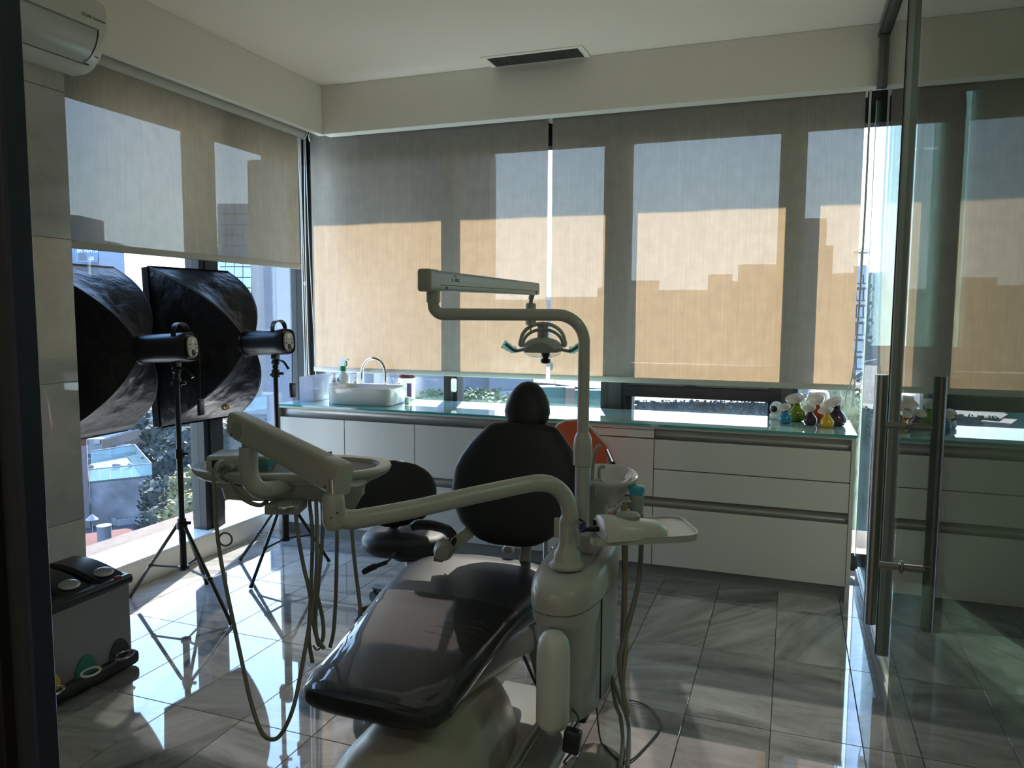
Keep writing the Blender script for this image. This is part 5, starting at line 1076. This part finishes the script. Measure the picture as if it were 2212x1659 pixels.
# buildings behind
sb1=thing('slate_building','big slate blue windowless building close behind the left part of the back window','building',(-17.38,31.87,-1.20)); sb1.location.z=GZ
fbox((-24.00,30.69,11.38),(-13.79,34.43,11.44),GZ,14,'bld_slate','tall_block',sb1)
fbox((-12.95,32.42,-1.23),(-11.05,33.11,-1.22),GZ,14,'bld_slate','low_block',sb1)
mk('wall_ledge',MB().prism([Vector((-13.16,32.15,-2.15)),Vector((-11.00,32.96,-1.88)),Vector((-10.99,32.95,-2.03)),Vector((-13.15,32.13,-2.32))],Fd*.5),'city',sb1,smooth=False)
shk=thing('patchwork_shed','low building with patched tin roofs and a green screen outside the back window','building',(-17.16,59.39,-4.96)); shk.location.z=GZ
fbox((-20.00,58.40,-4.45),(-17.07,59.47,-4.43),GZ,10,'green_mesh','green_screen',shk); fbox((-16.96,58.97,-4.46),(-16.26,59.22,-4.53),GZ,10,'tan_wall','tan_panel',shk); fbox((-16.39,59.69,-4.69),(-13.28,60.83,-4.75),GZ,10,'green_mesh','green_screen',shk)
for i,(p,q,m) in enumerate((((-20.36,60.41,-4.33),(-18.46,61.09,-4.48),'roof_tin'),((-19.73,63.86,-4.31),(-17.89,64.51,-4.51),'roof_red'),((-18.17,60.14,-4.38),(-16.66,60.67,-4.60),'tan_wall'),((-18.78,67.39,-4.52),(-16.54,68.19,-4.76),'bld_pink'),((-16.73,60.65,-4.60),(-14.57,61.42,-4.74),'roof_tin'),((-22.21,66.13,-4.54),(-19.61,67.08,-4.61),'city'))):
    p=Vector(p);q=Vector(q); mk('tin_sheet',MB().prism([p,q,q+Fd*4+UP*.5,p+Fd*4+UP*.5],(0,0,.12)),m,shk,smooth=False)
    mk('sheet_support',MB().prism([Vector((x.x,x.y,GZ)) for x in (p+Fd*.4,q+Fd*.4,q+Fd*3,p+Fd*3)],(0,0,p.z-GZ)),'city',shk,smooth=False)
hg=thing('hedge','long dark clipped hedge outside the back window under the transom','hedge',(-5.12,44.64,-3.97)); hg.location.z=GZ
a,b=Vector((-9.02,43.25,-3.54)),Vector((1.01,46.92,-3.59)); fbox(a,b,GZ,2.5,'hedge','hedge_core',hg)
r_=random.Random(5); m=MB()
for i in range(2600):
    p=a.lerp(b,r_.random())-Fd*r_.uniform(0,.2)-UP*r_.uniform(-.12,1.6); n=Vector((r_.gauss(0,1),r_.gauss(0,1),r_.gauss(0,1))).normalized(); u=n.orthogonal(); w=n.cross(u); s=r_.uniform(.05,.13)
    m.add([p+u*s,p+w*s*.6,p-u*s,p-w*s*.6],[(0,1,2,3)])
tag(mk('hedge_leaves',m,'hedge',hg,smooth=False),kind='stuff')
hk=thing('grey_kiosk','small grey flat topped building at the left end of the hedge','building',(-9.95,45.00,-4.10)); hk.location.z=GZ
fbox((-9.28,42.60,-3.72),(-8.24,42.99,-3.71),GZ,1.0,'city','walls',hk); mk('roof_edge',MB().prism([Vector((-9.29,42.39,-3.70)),Vector((-8.11,42.82,-3.69)),Vector((-8.11,42.82,-3.69))+Fd*2,Vector((-9.29,42.39,-3.70))+Fd*2],(0,0,.06)),'bld_pink',hk,smooth=False)
ap_=thing('apartment_block','grey apartment block with white floor bands in the clear gap beside the right blind','building',(10.36,132.12,1.56)); ap_.location.z=GZ
fbox((5.75,131.06,7.92),(11.29,133.09,7.95),GZ,14,'city','walls',ap_)
for k in range(6):
    y_=0
c=[Vector((6.38,129.38,-9.32)),Vector((11.91,131.40,-9.29)),Vector((11.27,132.87,7.94)),Vector((5.74,130.85,7.90))]
for k in range(6):
    v=.10+.155*k; pane(c,0,1,v,v+.03,.5,'bld_white','floor_band',ap_)
    for j in range(5): pane(c,.05+.19*j,.20+.19*j,v+.045,v+.135,.12,'win_dark','window',ap_)
    q0=bil(c,.86,v+.06); mk('open_sash',MB().prism([q0,q0+Lr*.8+UP*1.6-Fd*.8,q0+Lr*.95+UP*1.6-Fd*.8,q0+Lr*.15],Fd*.08),'bld_white',ap_,smooth=False)
mk('roof_box',MB().prism([Vector((10.40,132.77,7.94)),Vector((11.36,133.12,7.95)),Vector((11.31,133.22,9.18)),Vector((10.35,132.89,9.39))],Fd*4),'bld_white',ap_,smooth=False)
ct=thing('tower_crane','thin tower crane far off above the apartment block','crane',(16.50,221.36,16.09)); ct.location.z=GZ
mk('mast',MB().tube([Vector((wl(ct).x,wl(ct).y,GZ)),(16.42,221.56,18.50)],.35,6),'city',ct); mk('jib',MB().tube([(14.51,220.79,17.77),(18.72,222.34,17.79)],.25,6),'city',ct); mk('tie',MB().tube([(14.62,220.83,17.77),(16.40,221.60,18.99),(18.49,222.25,17.79)],.12,6),'city',ct)

SKYL=[
((-91.20,287.97,6.75),(-70.69,295.49,6.87),'low hazy city block seen through the right blind just right of the gap'),
((-74.85,309.34,10.91),(-64.83,313.01,10.97),'hazy city block seen through the blind behind the mullion left of the wide pane'),
((-68.21,327.10,14.56),(-54.39,332.16,14.64),'hazy city block at the left side of the wide pane of the right blind'),
((-57.33,345.70,11.06),(-32.98,354.62,11.20),'broad low hazy city block in the middle of the wide pane'),
((-35.62,369.39,18.90),(-27.10,372.51,18.95),'slim hazy city block right of the broad low one'),
((-28.89,386.59,16.50),(-21.73,389.21,16.55),'lower slim hazy city block between two taller ones'),
((-24.17,404.17,25.46),(-5.80,410.90,25.56),'tallest broad hazy city block at the right side of the wide pane'),
((-6.19,425.10,19.23),(6.05,429.59,19.30),'hazy city block hidden by the mullion left of the rightmost pane'),
((-152.43,385.42,7.55),(-124.04,395.83,7.72),'low hazy city block seen through the left blind just left of the gap'),
((2.36,206.29,24.24),(7.12,208.04,24.26),'tall near city block at the left edge of the rightmost blind pane'),
((7.68,222.67,18.79),(9.54,223.35,18.80),'narrow city block beside the tall one in the rightmost blind pane'),
]
for i,(p,q,w_) in enumerate(SKYL):
    b_=thing('city_block',w_,'building',tuple((Vector(p)+Vector(q))/2),'hazy city blocks on the skyline'); b_.location.z=GZ
    fbox(p,q,GZ,9,'city','walls',b_)
    mk('roof_parapet',MB().prism([Vector(p)+UP*.0,Vector(q),Vector(q)+Fd*9,Vector(p)+Fd*9],(0,0,1.2)),'bld_white',b_,smooth=False)
